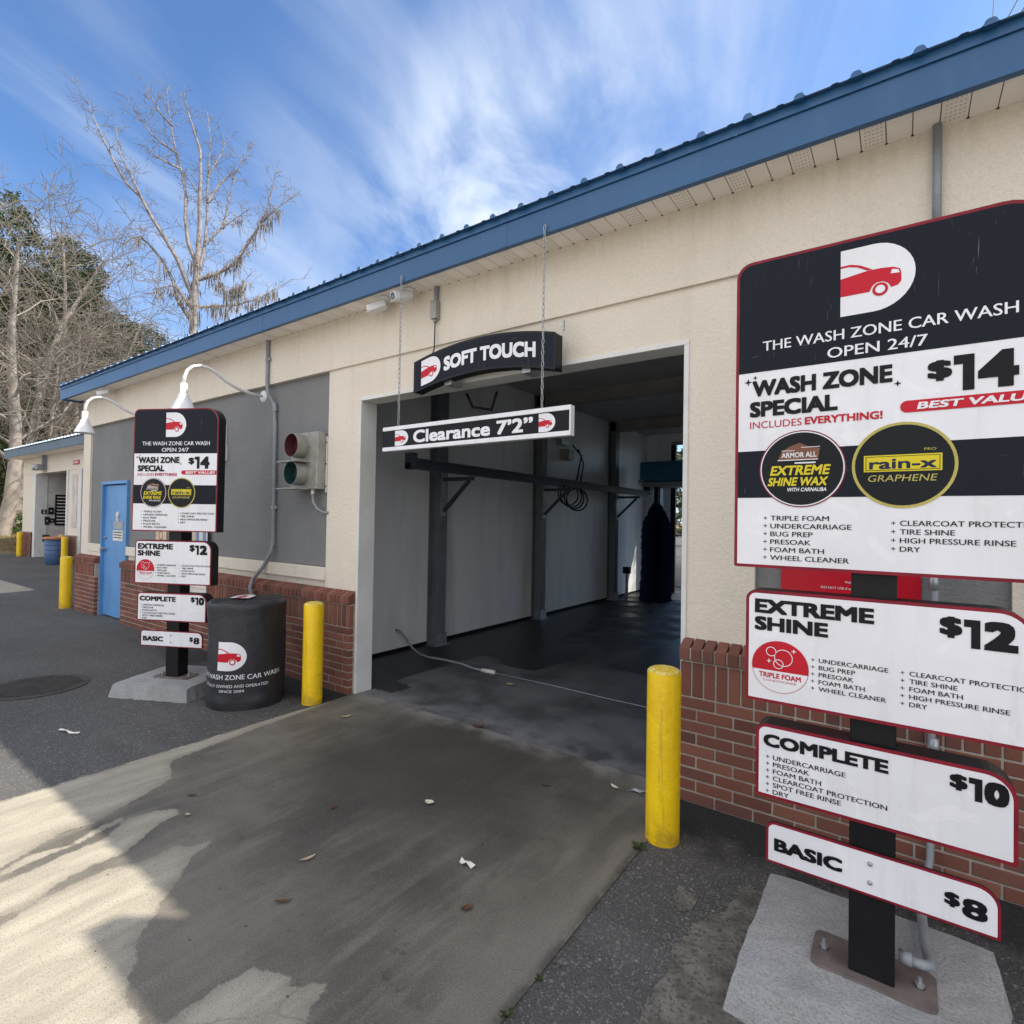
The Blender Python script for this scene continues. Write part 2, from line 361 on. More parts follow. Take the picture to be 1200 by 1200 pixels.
    def build(s, name, parent=None, smooth=False, bevel=0.0, seg=2, loc=None):
        me = bpy.data.meshes.new(name); me.from_pydata(s.v, [], s.f)
        for m in s.mats: me.materials.append(m)
        me.polygons.foreach_set('material_index', s.m)
        if smooth: me.polygons.foreach_set('use_smooth', [True]*len(s.f))
        me.update()
        o = bpy.data.objects.new(name, me); COL.objects.link(o)
        if parent: o.parent = parent
        if loc: o.location = loc
        if bevel:
            b = o.modifiers.new('bevel', 'BEVEL'); b.width = bevel; b.segments = seg; b.limit_method = 'ANGLE'; b.angle_limit = math.radians(35)
            b.harden_normals = False
        return o
_g = {}
def glyphs(st, bold):
    if (st, bold) in _g: return _g[(st, bold)]
    cu = bpy.data.curves.new('txt', 'FONT'); cu.body = st; cu.size = 1; cu.offset = bold; cu.resolution_u = 3
    ob = bpy.data.objects.new('txt', cu); COL.objects.link(ob)
    dg = bpy.context.evaluated_depsgraph_get(); dg.update()
    me = bpy.data.meshes.new_from_object(ob.evaluated_get(dg))
    r = ([(v.co.x, v.co.y) for v in me.vertices], [tuple(p.vertices) for p in me.polygons])
    bpy.data.objects.remove(ob); bpy.data.curves.remove(cu); bpy.data.meshes.remove(me)
    _g[(st, bold)] = r
    return r
CAPH = max(p[1] for p in glyphs('H', 0)[0])
def tag(o, label=None, cat=None, group=None, kind=None):
    if label: o['label'] = label
    if cat: o['category'] = cat
    if group: o['group'] = group
    if kind: o['kind'] = kind
    return o
def empty(name, loc, rz=0.0):
    o = bpy.data.objects.new(name, None); COL.objects.link(o); o.location = loc; o.rotation_euler.z = rz
    o.empty_display_size = 0.2
    return o
def copy_tree(o, parent=None):
    c = o.copy(); COL.objects.link(c)
    if parent: c.parent = parent
    for ch in list(o.children): copy_tree(ch, c)
    return c
def rrect(u0, u1, v0, v1, tl, tr, br, bl, n=7):
    P = []
    for (cx, cy, r, a0) in ((u1-tr, v1-tr, tr, 0), (u0+tl, v1-tl, tl, 90), (u0+bl, v0+bl, bl, 180), (u1-br, v0+br, br, 270)):
        if r < 1e-5: P.append((cx, cy)); continue
        for i in range(n+1):
            a = math.radians(a0+90*i/n); P.append((cx+r*math.cos(a), cy+r*math.sin(a)))
    return P
def front(y): return lambda u, v, d: (u, y-d, v)
def emblem(mb, u0, v0, w, h, fr, d, e=0.0009):
    """white D shape with the front half of a red car"""
    X = lambda a: u0+a*w
    Y = lambda a: v0+a*h
    P = [(X(0), Y(0)), (X(0.45), Y(0))]
    P += [(X(0.45+0.55*math.cos(math.radians(a))), Y(0.5+0.5*math.sin(math.radians(a)))) for a in range(-80, 81, 10)]
    P += [(X(0.45), Y(1)), (X(0), Y(1))]
    mb.face(P, fr, d, 'white')
    body = [(0, .30), (.40, .30), (.44, .38), (.50, .42), (.58, .42), (.65, .38), (.69, .31), (.78, .33), (.82, .38), (.82, .50), (.80, .56), (.72, .60), (.55, .62), (.37, .62), (0, .57)]
    mb.face([(X(a), Y(b)) for a, b in body], fr, d+e, 'red')
    roof = [(0, .735), (.12, .735), (.24, .70), (.37, .625), (.44, .625), (.27, .725), (.14, .765), (0, .765)]
    mb.face([(X(a), Y(b)) for a, b in roof], fr, d+e, 'red')
    rr = 0.105*w
    mb.disc((X(.545), Y(.31)), rr, fr, d+2*e, 'red', 24)
    mb.disc((X(.545), Y(.31)), rr*0.62, fr, d+3*e, 'white', 20)
    mb.face([(X(a), Y(b)) for a, b in ((.68, .51), (.80, .50), (.78, .55), (.70, .57))], fr, d+2*e, 'white')

def pip(x, y, poly):
    c = False; j = len(poly)-1
    for i in range(len(poly)):
        xi, yi = poly[i]; xj, yj = poly[j]
        if (yi > y) != (yj > y) and x < (xj-xi)*(y-yi)/(yj-yi)+xi: c = not c
        j = i
    return c

# ---------------------------------------------------------------- ground
def asphalt_mat(name, c, stone, grain, amount):
    m, t, b = base_mat(name, 0.85, 0, 0.3)
    oc = N(t, 'ShaderNodeTexCoord').outputs['Object']
    col = mixc(t, rng(t, noise(t, 0.55, 6, 0.6), 0.3, 0.72), c, tuple(x*0.68 for x in c))
    wv = rng(t, noise(t, 1.0, 5, 0.6, stretch(t, (0.35, 2.2, 1), (0, 0, 0.5))), 0.5, 0.75)
    col = mixc(t, mth(t, 'MULTIPLY', wv, 0.35), col, tuple(x*1.6 for x in c))
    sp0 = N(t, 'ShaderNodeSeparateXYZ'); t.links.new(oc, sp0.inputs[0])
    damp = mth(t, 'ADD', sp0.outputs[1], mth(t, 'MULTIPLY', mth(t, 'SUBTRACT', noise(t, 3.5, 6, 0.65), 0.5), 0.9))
    damp = mth(t, 'MULTIPLY', rng(t, damp, -0.62, -0.28), rng(t, sp0.outputs[0], -9.0, -6.0))   # darker strip with a ragged edge along the wall
    h = noise(t, 260, 3)
    for g_, am, lo in ((grain, amount, 0.25), (grain*0.5, amount*0.8, 0.55), (grain*2.1, amount*0.7, 0.2)):
        v = N(t, 'ShaderNodeTexVoronoi'); v.inputs['Scale'].default_value = g_; t.links.new(oc, v.inputs['Vector'])
        sp = N(t, 'ShaderNodeSeparateXYZ'); t.links.new(v.outputs['Color'], sp.inputs[0])
        st = mth(t, 'MULTIPLY', rng(t, sp.outputs[0], lo, 1.0, smooth=False), rng(t, v.outputs['Distance'], 0.62, 0.25))
        st = mth(t, 'POWER', st, 1.6)
        col = mixc(t, mth(t, 'MULTIPLY', st, am), col, mixc(t, sp.outputs[1], stone, tuple(x*0.45 for x in stone)))
        h = mth(t, 'SUBTRACT', h, mth(t, 'MULTIPLY', v.outputs['Distance'], 0.7))
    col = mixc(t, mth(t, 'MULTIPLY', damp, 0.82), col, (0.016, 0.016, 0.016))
    t.links.new(col, b.inputs['Base Color'])
    bumpy(t, b, h, 0.8, 0.006)
    return m
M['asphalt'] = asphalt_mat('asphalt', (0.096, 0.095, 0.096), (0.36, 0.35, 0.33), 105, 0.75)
M['bounce_lot'] = mat('bounce_concrete', (0.42, 0.39, 0.335), 0.9, var=0.1, vs=.6, bump=.3)  # unseen pale paving behind the viewer, added to bounce light under the eave
g = MB()
xs = [-900, -200, -60, -40, -28, -12, -4.07, -1.035, 6, 60, 900]; ys = [-900, -40, -5.0, 0.0, 12, 60, 900]
for i in range(len(xs)-1):
    for j in range(len(ys)-1):
        g.add([(xs[i], ys[j], 0), (xs[i+1], ys[j], 0), (xs[i+1], ys[j+1], 0), (xs[i], ys[j+1], 0)], [(0, 1, 2, 3)], 'bounce_lot' if j == 1 and xs[i] >= -12 else 'asphalt')
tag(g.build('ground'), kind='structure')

DRY = [
 [(-4.12, -.05), (-4.03, -.35), (-3.98, -.9), (-3.873, -1.634), (-3.616, -1.732), (-3.551, -1.859), (-3.479, -2.041), (-3.403, -2.194), (-3.439, -2.303), (-3.361, -2.465), (-3.3, -2.577), (-3.28, -6), (-4.2, -6)],
 [(-3.274, -2.582), (-3.333, -2.471), (-3.296, -2.374), (-3.27, -2.338), (-3.342, -2.213), (-3.364, -2.08), (-3.318, -2.096), (-3.289, -2.205), (-3.25, -2.33), (-3.262, -2.40), (-3.23, -2.58), (-3.2, -6), (-3.25, -6)],
 [(-3.186, -2.6), (-3.175, -2.507), (-3.207, -2.376), (-3.207, -2.219), (-3.325, -2.068), (-3.296, -1.957), (-3.231, -1.871), (-3.151, -1.883), (-3.137, -1.993), (-3.05, -2.116), (-3.003, -2.181), (-2.993, -2.242), (-3.004, -2.316), (-2.969, -2.46), (-2.9, -2.57), (-2.908, -2.655), (-2.85, -6), (-3.15, -6)],
 [(-2.848, -2.667), (-2.874, -2.611), (-2.905, -2.533), (-2.921, -2.423), (-2.925, -2.319), (-2.874, -2.192), (-2.861, -2.102), (-2.88, -2.031), (-2.814, -1.995), (-2.779, -1.905), (-2.738, -1.938), (-2.71, -2.028), (-2.612, -2.108), (-2.551, -2.169), (-2.504, -2.232), (-2.425, -2.295), (-2.385, -2.34), (-2.331, -2.389), (-2.248, -2.41), (-2.189, -2.458), (-2.138, -2.492), (-2.049, -2.507), (-1.974, -2.502), (-1.937, -2.52), (-1.7, -3.2), (-1.0, -4), (-1.0, -6), (-2.8, -6)],
 [(-1.96, -2.62), (-1.887, -2.462), (-1.901, -2.397), (-1.889, -2.348), (-1.904, -2.304), (-1.884, -2.246), (-1.877, -2.188), (-1.827, -2.174), (-1.781, -2.147), (-1.725, -2.128), (-1.701, -2.154), (-1.652, -2.11), (-1.61, -2.071), (-1.58, -2.098), (-1.581, -2.147), (-1.533, -2.2), (-1.45, -2.4), (-1.5, -2.75), (-1.8, -2.85)],
]
def signed(px_, py_, polys):
    X = px_[:, None]; Y = py_[:, None]
    best = np.full(px_.shape, -1e9)
    for P in polys:
        A = np.array(P); B = np.roll(A, -1, 0)
        d = B-A; L = (d**2).sum(1)
        t = np.clip(((X-A[:, 0])*d[:, 0]+(Y-A[:, 1])*d[:, 1])/L, 0, 1)
        dist = np.sqrt((X-A[:, 0]-t*d[:, 0])**2+(Y-A[:, 1]-t*d[:, 1])**2).min(1)
        c = ((A[:, 1] > Y) != (B[:, 1] > Y))
        with np.errstate(divide='ignore', invalid='ignore'):
            xi = d[:, 0]*(Y-A[:, 1])/np.where(d[:, 1] == 0, 1e-12, d[:, 1])+A[:, 0]
        ins = (np.logical_and(c, X < xi).sum(1) % 2) == 1
        best = np.maximum(best, np.where(ins, dist, -dist))
    return best
def concrete_mat():
    m, t, b = base_mat('apron_concrete', 0.8, 0, 0.4)
    at = N(t, 'ShaderNodeAttribute', attribute_name='dry')
    sd = mth(t, 'ADD', at.outputs['Fac'], mth(t, 'MULTIPLY', mth(t, 'SUBTRACT', noise(t, 26, 5, 0.65), 0.5), 0.055))
    dry = rng(t, sd, -0.004, 0.010)
    tc_ = N(t, 'ShaderNodeTexCoord'); sp = N(t, 'ShaderNodeSeparateXYZ'); t.links.new(tc_.outputs['Object'], sp.inputs[0])
    st = noise(t, 1.0, 6, 0.62, stretch(t, (9, 1.6, 1), (0, 0, 0.12)))
    dcol = mixc(t, rng(t, st, 0.32, 0.70), (0.40, 0.37, 0.305), (0.285, 0.26, 0.21))
    dcol = mixc(t, mth(t, 'MULTIPLY', rng(t, noise(t, 5, 5, 0.65), 0.5, 0.75), 0.45), dcol, (0.27, 0.24, 0.195))
    wcol = mixc(t, rng(t, noise(t, 1.6, 6, 0.6), 0.3, 0.7), (0.178, 0.162, 0.135), (0.096, 0.088, 0.075))
    wcol = mixc(t, mth(t, 'MULTIPLY', rng(t, st, 0.46, 0.68), 0.55), wcol, (0.225, 0.205, 0.172))
    rx = mth(t, 'MULTIPLY', mth(t, 'ADD', sp.outputs[0], 2.45), 0.85); ry = mth(t, 'MULTIPLY', mth(t, 'ADD', sp.outputs[1], 0.55), 0.8)
    rad = mth(t, 'SQRT', mth(t, 'ADD', mth(t, 'POWER', mth(t, 'ABSOLUTE', rx), 2.0), mth(t, 'POWER', mth(t, 'ABSOLUTE', ry), 2.0)))
    rad = mth(t, 'ADD', rad, mth(t, 'MULTIPLY', mth(t, 'SUBTRACT', noise(t, 1.9, 6, 0.65), 0.5), 1.3))
    oil = mth(t, 'MULTIPLY', rng(t, noise(t, 7, 4, 0.6), 0.62, 0.70), 0.55)      # drips of oil and old gum
    grime = mth(t, 'MAXIMUM', rng(t, rad, 1.35, 0.35), oil)
    wcol = mixc(t, mth(t, 'MULTIPLY', grime, 0.80), wcol, (0.034, 0.033, 0.030))
    edge = mth(t, 'MULTIPLY', rng(t, sp.outputs[0], -1.32, -1.06), rng(t, sp.outputs[1], -0.9, -1.5))
    wcol = mixc(t, mth(t, 'MULTIPLY', edge, 0.6), wcol, (0.20, 0.19, 0.165))
    thr = mth(t, 'MULTIPLY', rng(t, sp.outputs[1], -0.17, 0.03), rng(t, noise(t, 3, 4), 0.35, 0.6))
    wcol = mixc(t, mth(t, 'MULTIPLY', thr, 0.75), wcol, (0.26, 0.25, 0.235))
    fr_ = mth(t, 'SUBTRACT', 1.0, rng(t, sd, 0.0, 0.075))
    dcol = mixc(t, mth(t, 'MULTIPLY', fr_, 0.38), dcol, (0.17, 0.155, 0.13))        # soft damp fringe
    col = mixc(t, dry, wcol, dcol)
    wp = N(t, 'ShaderNodeTexNoise'); wp.inputs['Scale'].default_value = 5; wp.inputs['Detail'].default_value = 5; t.links.new(tc_.outputs['Object'], wp.inputs['Vector'])
    wv = N(t, 'ShaderNodeVectorMath', operation='MULTIPLY_ADD'); t.links.new(wp.outputs['Color'], wv.inputs[0]); wv.inputs[1].default_value = (.22, .22, 0); t.links.new(tc_.outputs['Object'], wv.inputs[2])
    cv = N(t, 'ShaderNodeTexVoronoi', feature='DISTANCE_TO_EDGE'); cv.inputs['Scale'].default_value = 0.75; t.links.new(wv.outputs[0], cv.inputs['Vector'])
    crk = mth(t, 'MULTIPLY', rng(t, cv.outputs['Distance'], 0.0045, 0.0012), rng(t, noise(t, 0.8, 3), 0.48, 0.6))
    col = mixc(t, mth(t, 'MULTIPLY', crk, 0.45), col, (0.03, 0.028, 0.025))
    ed = mth(t, 'MAXIMUM', rng(t, sp.outputs[0], -1.085, -1.04), rng(t, sp.outputs[0], -4.035, -4.066))
    ed = mth(t, 'MULTIPLY', ed, rng(t, noise(t, 9, 5, 0.65), 0.35, 0.6))
    col = mixc(t, mth(t, 'MULTIPLY', ed, 0.75), col, (0.04, 0.038, 0.032))
    gr = noise(t, 150, 4, 0.75)
    col = mixc(t, mth(t, 'MULTIPLY', rng(t, gr, 0.51, 0.68), 0.60), col, (0.045, 0.042, 0.037))
    col = mixc(t, mth(t, 'MULTIPLY', rng(t, gr, 0.46, 0.28), 0.40), col, (0.42, 0.40, 0.36))
    t.links.new(col, b.inputs['Base Color'])
    ro = N(t, 'ShaderNodeMix', data_type='FLOAT'); t.links.new(dry, ro.inputs[0]); ro.inputs[2].default_value = 0.62; ro.inputs[3].default_value = 0.9
    t.links.new(ro.outputs[0], b.inputs['Roughness'])
    h = mth(t, 'ADD', noise(t, 260, 4, 0.7), mth(t, 'MULTIPLY', noise(t, 1.0, 5, 0.6, stretch(t, (60, 7, 1))), 0.6))
    bumpy(t, b, h, 0.45, 0.005)
    return m
M['apron'] = concrete_mat()
def grid_sheet(name, x0, x1, y0, y1, step, z, m, attr=None):
    nx = int(round((x1-x0)/step)); ny = int(round((y1-y0)/step))
    X, Y = np.meshgrid(np.linspace(x0, x1, nx+1), np.linspace(y0, y1, ny+1))
    co = np.stack([X.ravel(), Y.ravel(), np.full(X.size, z)], 1)
    a = np.arange(ny*(nx+1)).reshape(ny, nx+1)[:, :-1].ravel()
    f = np.stack([a, a+1, a+nx+2, a+nx+1], 1)
    me = bpy.data.meshes.new(name)
    me.vertices.add(len(co)); me.vertices.foreach_set('co', co.ravel())
    me.loops.add(f.size); me.loops.foreach_set('vertex_index', f.ravel().astype(np.int32))
    me.polygons.add(len(f)); me.polygons.foreach_set('loop_start', np.arange(0, f.size, 4, dtype=np.int32))
    me.update(); me.validate()
    if attr:
        at = me.attributes.new(attr[0], 'FLOAT', 'POINT')
        at.data.foreach_set('value', attr[1](co[:, 0], co[:, 1]).astype(np.float32))
    me.materials.append(M[m])
    o = bpy.data.objects.new(name, me); COL.objects.link(o)
    return o
tag(grid_sheet('concrete_apron', -4.07, -1.035, -5.0, 0.06, 0.018, 0.006, 'apron', ('dry', lambda x, y: np.clip(signed(x, y, DRY), -.3, .3))), kind='structure')

def bayfloor_mat():
    m, t, b = base_mat('bay_floor', 0.5, 0, 0.5)
    tc_ = N(t, 'ShaderNodeTexCoord'); sp = N(t, 'ShaderNodeSeparateXYZ'); t.links.new(tc_.outputs['Object'], sp.inputs[0])
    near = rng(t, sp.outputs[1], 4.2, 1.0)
    bl = rng(t, noise(t, 1.4, 6, 0.62), 0.38, 0.64)
    c = mixc(t, bl, (0.125, 0.130, 0.142), (0.052, 0.054, 0.060))
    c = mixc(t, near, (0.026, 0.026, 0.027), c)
    c = mixc(t, mth(t, 'MULTIPLY', rng(t, noise(t, 170, 3), 0.55, 0.75), 0.5), c, (0.20, 0.20, 0.21))
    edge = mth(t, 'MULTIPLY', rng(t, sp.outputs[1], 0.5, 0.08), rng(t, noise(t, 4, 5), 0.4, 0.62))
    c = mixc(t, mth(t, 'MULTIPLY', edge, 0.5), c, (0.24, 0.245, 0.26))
    t.links.new(c, b.inputs['Base Color'])
    t.links.new(rng(t, noise(t, 2.2, 4), 0.3, 0.7, 0.32, 0.75), b.inputs['Roughness'])
    bumpy(t, b, noise(t, 150, 4, 0.7), 0.35, 0.005)
    return m
M['bay_floor'] = bayfloor_mat()
M['wet_dark'] = mat('bay_floor_dark', (0.020, 0.020, 0.022), 0.4, var=0.3, vs=3, bump=0.3)
b_ = MB()
b_.add([(-4.05, 0.066, 0.004), (-1.04, 0.066, 0.004), (-1.04, 0.2, 0.004), (-4.05, 0.2, 0.004)], [(0, 1, 2, 3)], 'bay_floor')
b_.add([(-4.95, 0.2, 0.004), (-.2, 0.2, 0.004), (-.2, 9.6, 0.004), (-4.95, 9.6, 0.004)], [(0, 1, 2, 3)], 'bay_floor')
tag(b_.build('bay_floor'), kind='structure')
WETA = [(-4.93, .25), (-4.06, .21), (-3.83, .21), (-3.8, .44), (-4.09, .51), (-4.05, 1.86), (-3.73, 1.85), (-3.74, 1.67), (-3.19, 1.65), (-3.1, 2.63), (-3.79, 3.23), (-4.43, 6.2), (-4.93, 6.3)]
WETB = [(-2.65, 2.31), (-2.5, 4.43), (-2.3, 7), (-1.2, 7), (-1.2, 2.2)]
b_ = MB(); rn_ = random.Random(3)
for poly in (WETA, WETB):
    P = []
    for i in range(len(poly)):
        a, b = Vector(poly[i]), Vector(poly[(i+1) % len(poly)])
        for k in range(10):
            p = a.lerp(b, k/10); P.append((p.x+rn_.uniform(-.015, .015), p.y+rn_.uniform(-.015, .015), 0.008))
    b_.add(P, [tuple(range(len(P)))], 'wet_dark')
tag(b_.build('bay_floor_wet_patches'), kind='structure')

# grass bank and mulch beyond the drive
bank = MB()
prof = [(-27.8, 0.002), (-28.8, 0.10), (-30.2, 0.55), (-32, 0.9), (-36, 1.1), (-60, 1.4), (-160, 1.5)]
yy = [-120, -40, -12, -4, 1.0, 2.2, 3.4, 5, 9, 20, 60, 160]
M['bank'] = mat('bank_soil', (0.20, 0.155, 0.065), 0.95, var=0.25, vs=1.5, bump=0.8, bs=12, bd=0.05, c2=(0.13, 0.075, 0.045))
vs = [(x, y, z+0.06*math.sin(y*0.9+i)*(i > 0)) for i, (x, z) in enumerate(prof) for y in yy]
n = len(yy)
bank.add(vs, [(i*n+j, i*n+j+1, (i+1)*n+j+1, (i+1)*n+j) for i in range(len(prof)-1) for j in range(n-1)], 'bank')
tag(bank.build('grass_bank', smooth=True), kind='structure')
rnd = random.Random(5)
gb = MB()
for k in range(5200):
    x = rnd.uniform(-33, -28.2); y = rnd.uniform(-1.0, 6)
    z = np.interp(-x, [27.8, 28.8, 30.2, 32, 36], [0, .10, .55, .9, 1.1])
    a = rnd.uniform(0, 6.28); h = rnd.uniform(.05, .13); w = .012
    gb.add([(x-w*math.cos(a), y-w*math.sin(a), z-.06), (x+w*math.cos(a), y+w*math.sin(a), z-.06), (x+rnd.uniform(-.05, .05), y+rnd.uniform(-.05, .05), z+h)], [(0, 1, 2)], 'grass')
tag(gb.build('grass'), 'short yellowing grass on the bank beyond the drive', 'grass', kind='stuff')

# ---------------------------------------------------------------- main building
bld = tag(empty('car_wash_building', (0, 0, 0)), 'long cream stucco car wash building with blue eave and open wash bay', 'building')
OL, OR_, OT = -4.07, -1.05, 2.715
w = MB()
w.box(-11.25, -10.93, 0, .16, 0, 3.045, 'cream')
w.box(-10.93, -10.36, 0, .16, .9, 1.05, 'cream'); w.box(-10.93, -10.36, .03, .16, 0, .9, 'cream')
w.box(-9.36, -4.55, .03, .16, 0, 1.0, 'cream')
w.box(-4.55, OL, 0, .16, 0, 3.045, 'cream')
w.box(OL, OR_, 0, .16, OT, 3.045, 'cream')
w.box(OR_, -.66, 0, .16, 0, 3.045, 'cream')
w.box(-.66, .41, .03, .16, 0, 1.0, 'cream')
w.box(.41, 7, 0, .16, 0, 3.045, 'cream')
w.box(-11.25, 7, -.022, .16, 3.045, 3.56, 'cream')
w.box(-11.25, -11.09, .16, 9.4, 0, 3.56, 'cream'); w.box(6.84, 7, .16, 9.4, 0, 3.56, 'cream')
w.box(-11.25, -4.40, 9.4, 9.56, 0, 3.56, 'cream'); w.box(-1.0, 7, 9.4, 9.56, 0, 3.56, 'cream'); w.box(-4.40, -1.0, 9.4, 9.56, 3.50, 3.56, 'cream')
w.build('wall', bld)
# recessed grey panels
p = MB(); p.box(-9.36, -4.55, .03, .10, 1.13, 3.043, 'gray_stucco'); p.build('gray_panel', bld)
p = MB(); p.box(-10.93, -10.36, .03, .10, 1.13, 3.043, 'gray_stucco'); p.box(-10.36, -9.36, .03, .10, 2.12, 3.043, 'gray_stucco'); p.build('gray_panel', bld)
p = MB(); p.box(-.66, .41, .03, .10, 1.13, 3.043, 'gray_stucco'); p.build('gray_panel', bld)
for a, b2_ in ((-9.36, -4.552), (-10.928, -10.36), (-.658, .408)):
    p = MB(); p.box(a, b2_, -.012, .028, 1.0, 1.128, 'cream'); p.build('panel_sill', bld, bevel=.006)
# opening trim
p = MB()
p.box(OL-.012, OL+.018, -.012, .175, 0, OT-.018, 'trim'); p.build('opening_trim', bld, bevel=.004)
p = MB(); p.box(OL-.012, OR_+.012, -.012, .175, OT-.018, OT+.014, 'trim'); p.build('opening_trim', bld, bevel=.004)
p = MB(); p.box(OR_-.018, OR_+.012, -.012, .175, 0, OT-.018, 'trim')
p.build('opening_trim', bld, bevel=.004)
# brick wainscot, brick by brick
def wainscot(a, b, seed):
    rn = random.Random(seed)
    mo = MB(); mo.box(a+.004, b-.004, -.064, .0, 0, .86, 'mortar')
    o = mo.build('brick_wainscot', bld)
    br = MB(); bw, bh, j = .203, .0577, .010
    for c in range(9):
        z0 = c*(bh+j)+.004; x = a-(0.106 if c % 2 else 0)
        while x < b-.01:
            x0 = max(x, a); x1 = min(x+bw-j, b)
            if x1-x0 > .03:
                e = rn.uniform(-.0015, .0015); br.box(x0, x1, -.070+e, -.02, z0, z0+bh, 'brick')
            x += bw
    z0 = 9*(bh+j)+.004; x = a
    while x < b-.01:
        x1 = min(x+.0577, b)
        if x1-x > .02: br.box(x, x1, -.070+rn.uniform(-.0015, .0015), -.02, z0, z0+.195, 'brick')
        x += .0677
    br.build('brick_face', o, bevel=.003, seg=1)
    cp = MB(); x = a-.004
    while x < b:
        x1 = min(x+.0577, b+.004)
        if x1-x > .02:
            e = rn.uniform(-.003, .003)
            cp.add([(x, -.092+e, .822), (x1, -.092+e, .822), (x1, .0, .822), (x, .0, .822), (x, -.092+e, .895), (x1, -.092+e, .895), (x1, .0, .94), (x, .0, .94)],
                   [(0, 3, 2, 1), (4, 5, 6, 7), (0, 1, 5, 4), (2, 3, 7, 6), (0, 4, 7, 3), (1, 2, 6, 5)], 'brick')
        x += .0677
    cp.box(a+.002, b-.002, -.082, -.001, .825, .893, 'mortar')
    cp.build('brick_cap', o, bevel=.004, seg=1)
wainscot(-9.34, OL-.015, 1); wainscot(-11.28, -10.38, 2); wainscot(OR_+.005, 2.4, 3)
# door
d = MB(); d.box(-10.34, -9.38, .035, .075, .02, 2.06, 'door_blue'); door = d.build('door', bld, bevel=.004)
d = MB(); d.box(-10.36, -10.335, -.01, .16, 0, 2.12, 'door_blue'); d.box(-9.385, -9.36, -.01, .16, 0, 2.12, 'door_blue'); d.box(-10.335, -9.385, -.01, .16, 2.075, 2.12, 'door_blue'); d.build('door_frame', door)
d = MB(); d.tube([(-10.26, .035, 1.06), (-10.26, -.01, 1.06)], .028, 'galv', 12); d.lathe([(0, .05), (.03, .045), (.034, .02), (.02, 0)], (-10.26, .0, 1.06), 'galv', 14, 'y'); d.tube([(-10.26, .035, 1.24), (-10.26, .01, 1.24)], .024, 'galv', 12); d.build('handle', door)
d = MB(); f_ = front(.033)
d.prism(rrect(-9.98, -9.60, 1.20, 1.36, 0, 0, 0, 0), f_, 0, .003, 'paper'); d.prism(rrect(-9.96, -9.60, 1.38, 1.50, 0, 0, 0, 0), f_, 0, .003, 'galv')
for z in (1.33, 1.29, 1.25): d.box(-9.95, -9.64, .0285, .0295, z-.008, z+.006, 'ink')
d.build('door_notice', door)
d = MB(); d.lathe([(0, .02), (.045, .018), (.05, 0)], (-9.80, .033, 1.60), 'paper', 18, 'y'); d.box(-9.83, -9.77, .02, .034, 1.5, 1.6, 'paper'); d.build('door_emblem', door)

# soffit boards
s_ = MB()
x = -11.4; k = 0
while x < 6.9:
    s_.box(x+.0025, x+.1015, -.285, -.0225, 3.522, 3.535, 'soffit')
    s_.box(x-.004, x+.004, -.285, -.0225, 3.530, 3.540, 'vent_gap')
    s_.box(x-.006, x+.006, -.034, -.0235, 3.5205, 3.5215, 'ink')
    if k % 3 == 0:
        for i in range(8):
            for q in range(5):
                xx = x+.016+q*.0165
                s_.box(xx, xx+.008, -.27+i*.03, -.262+i*.03, 3.5208, 3.5216, 'vent')
    x += .104; k += 1
s_.build('soffit', bld)
fa = MB()
fa.box(-11.4, 7.1, -.300, -.286, 3.490, 3.655, 'fascia')
fa.box(-11.4, 7.1, -.312, -.3005, 3.655, 3.702, 'fascia')
fa.box(-11.4, 7.1, -.2855, -.262, 3.490, 3.498, 'fascia')
fa.box(-11.4, -11.386, -.285, .2, 3.49, 3.80, 'fascia')
for x in (-8.35, -5.3, -2.25, .8, 3.85):
    fa.box(x, x+.05, -.3018, -.2995, 3.493, 3.653, 'fascia'); fa.box(x, x+.05, -.3138, -.3115, 3.657, 3.700, 'fascia')
fas = fa.build('fascia', bld, bevel=.003)
# ribbed metal roof, gable with its ridge along the building
rf = MB(); S = .25
def rz(y): return 3.702+(y+.33)*S
x = -11.4
poly = []
while x < 7.1:
    poly += [(x, 0), (x+.075, 0), (x+.085, .006), (x+.105, .006), (x+.115, 0), (x+.150, 0), (x+.170, .016), (x+.190, .016), (x+.210, 0)]
    x += .235
n = len(poly)
vs = [(a, -.345, rz(-.345)+b) for a, b in poly]+[(a, 4.6, rz(4.6)+b) for a, b in poly]+[(a, 9.9, rz(4.6)-(9.9-4.6)*S+b) for a, b in poly]
rf.add(vs, [(i, i+1, n+i+1, n+i) for i in range(n-1)]+[(n+i, n+i+1, 2*n+i+1, 2*n+i) for i in range(n-1)], 'roof')
rf.box(-11.4, 7.1, -.335, -.262, 3.7025, 3.7035, 'fascia')
x = -11.4
while x < 7.1:                                           # closure strips under the ribs, painted like the fascia
    rf.prism([(x+.155, -.006), (x+.205, -.006), (x+.199, .013), (x+.190, .021), (x+.170, .021), (x+.161, .013)], lambda u, v, d: (u, -.352+d, rz(-.345)+v), 0, .03, 'fascia')
    x += .235
rf.build('roof', bld)
